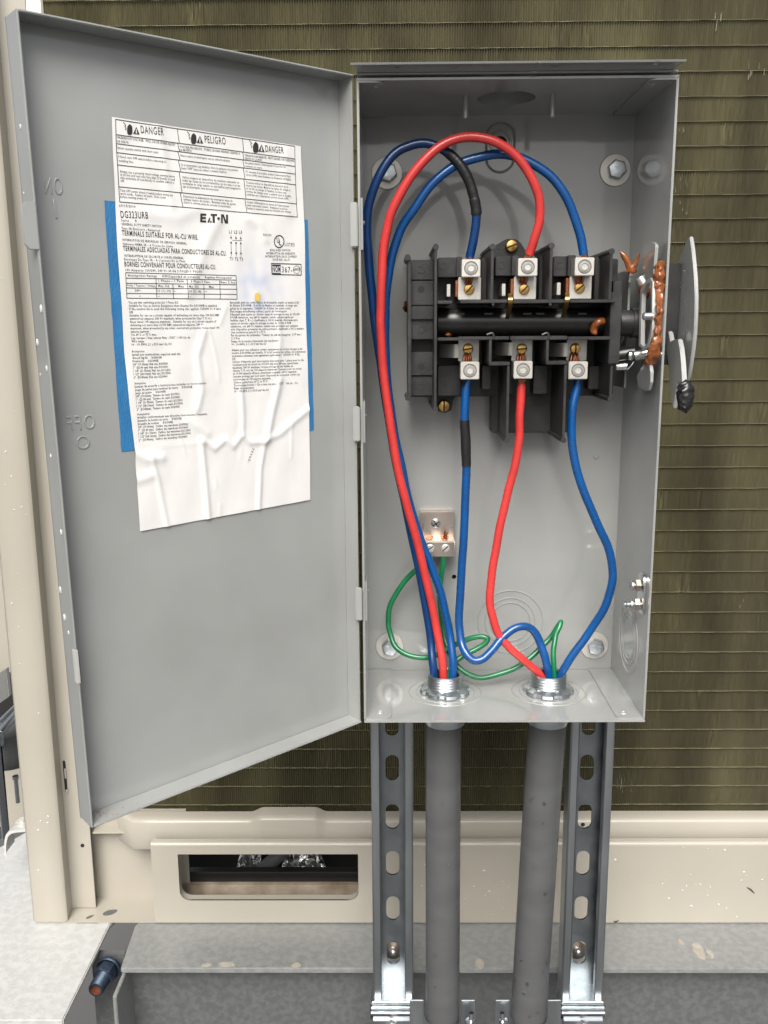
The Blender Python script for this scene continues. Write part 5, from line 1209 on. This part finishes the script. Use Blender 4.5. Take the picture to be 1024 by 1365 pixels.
# ================================================================== RAIN DROPS
def drops(name, label, fn, n, seed, rr_=(0.0007,0.0022), mt='clear'):
    mb = MB(); rr = random.Random(seed)
    for _ in range(n):
        c, nrm, tall = fn(rr); r = rr.uniform(*rr_)*(rr.random()**0.7*0.6+0.5)
        t = bmesh.new(); bmesh.ops.create_icosphere(t, subdivisions=2, radius=1.0)
        e1 = nrm.orthogonal().normalized(); 
        if abs(nrm.z) < 0.7: e1 = (Z-nrm*nrm.z).normalized()
        e2 = nrm.cross(e1)
        for v in t.verts: v.co = c + e1*v.co.x*r*tall + e2*v.co.y*r + nrm*(v.co.z*r*0.42)
        mb._add(t)
    o = mb.obj(name, M[mt], smooth=180); tag(o, label, 'raindrops', kind='stuff'); return o
def f_panel(rr):
    while True:
        u, v = rr.uniform(550,1024), rr.uniform(1130,1225)
        return P(u,v,YP-0.0001), -Y, 1.0
drops('panel_raindrops', 'glint-whitened raindrops beaded on the beige base panel', f_panel, 80, 1, (0.0005,0.0016), 'glint_water')
def f_post(rr):
    v = rr.uniform(150,1200); u0 = -4+0.0885*v*0.53; z = P(30,v,YP).z; x = rr.uniform(xa+0.004, xb-0.006); return Vector((x,YP-0.0001,z)), -Y, 1.1
drops('post_raindrops', 'glint-whitened raindrops on the beige corner post', f_post, 36, 2, (0.0005,0.0013), 'glint_water')
def f_door(rr):
    z = rr.uniform(0.03,0.43); return door3(-DW-0.0001, z, rr.uniform(0.001,DD-0.002)), -ex_*-1, 1.5
drops('door_raindrops', 'glint-whitened raindrops along the free edge of the grey door', f_door, 12, 3, (0.0006,0.0020), 'glint_water')
def f_lip(rr):
    f_ = rr.uniform(0.05,0.9); x = rr.uniform(xl0+0.01,xl1-0.01); p_ = Vector((x, -0.007-0.0095*f_, (H+0.0048)*(1-f_)+zl*f_)); return p_-Z*0.0002, Vector((0,-0.2,-1)).normalized(), 1.0
drops('shield_raindrops', 'clear raindrops hanging under the drip shield', f_lip, 22, 4, (0.0012,0.0030))
def f_con(rr):
    k = rr.random() < 0.45
    (u0,v0,u1,v1,r) = (591,968,590,1345,0.0154) if k else (729,971,705,1345,0.0163)
    a, b = P(u0,v0,YO), P(u1,v1,YO); p_ = a.lerp(b, rr.uniform(0.2,1.0)); th = R(rr.uniform(200,340)); nr = Vector((math.cos(th), math.sin(th), 0)); return p_+nr*r, nr, 1.3
drops('conduit_raindrops', 'clear raindrops on the two grey conduits', f_con, 44, 5, (0.0007,0.0017))
def f_guard(rr):
    y_, v = rr.uniform(0,1), rr.uniform(380,1050); x = 560+rr.random()*110; p_ = h_(x, v, xh); return Vector((xh-0.0001,p_.y,p_.z)), -X, 1.4
drops('handle_raindrops', 'clear raindrops on the grey handle plate', f_guard, 34, 6, (0.0007,0.0018))
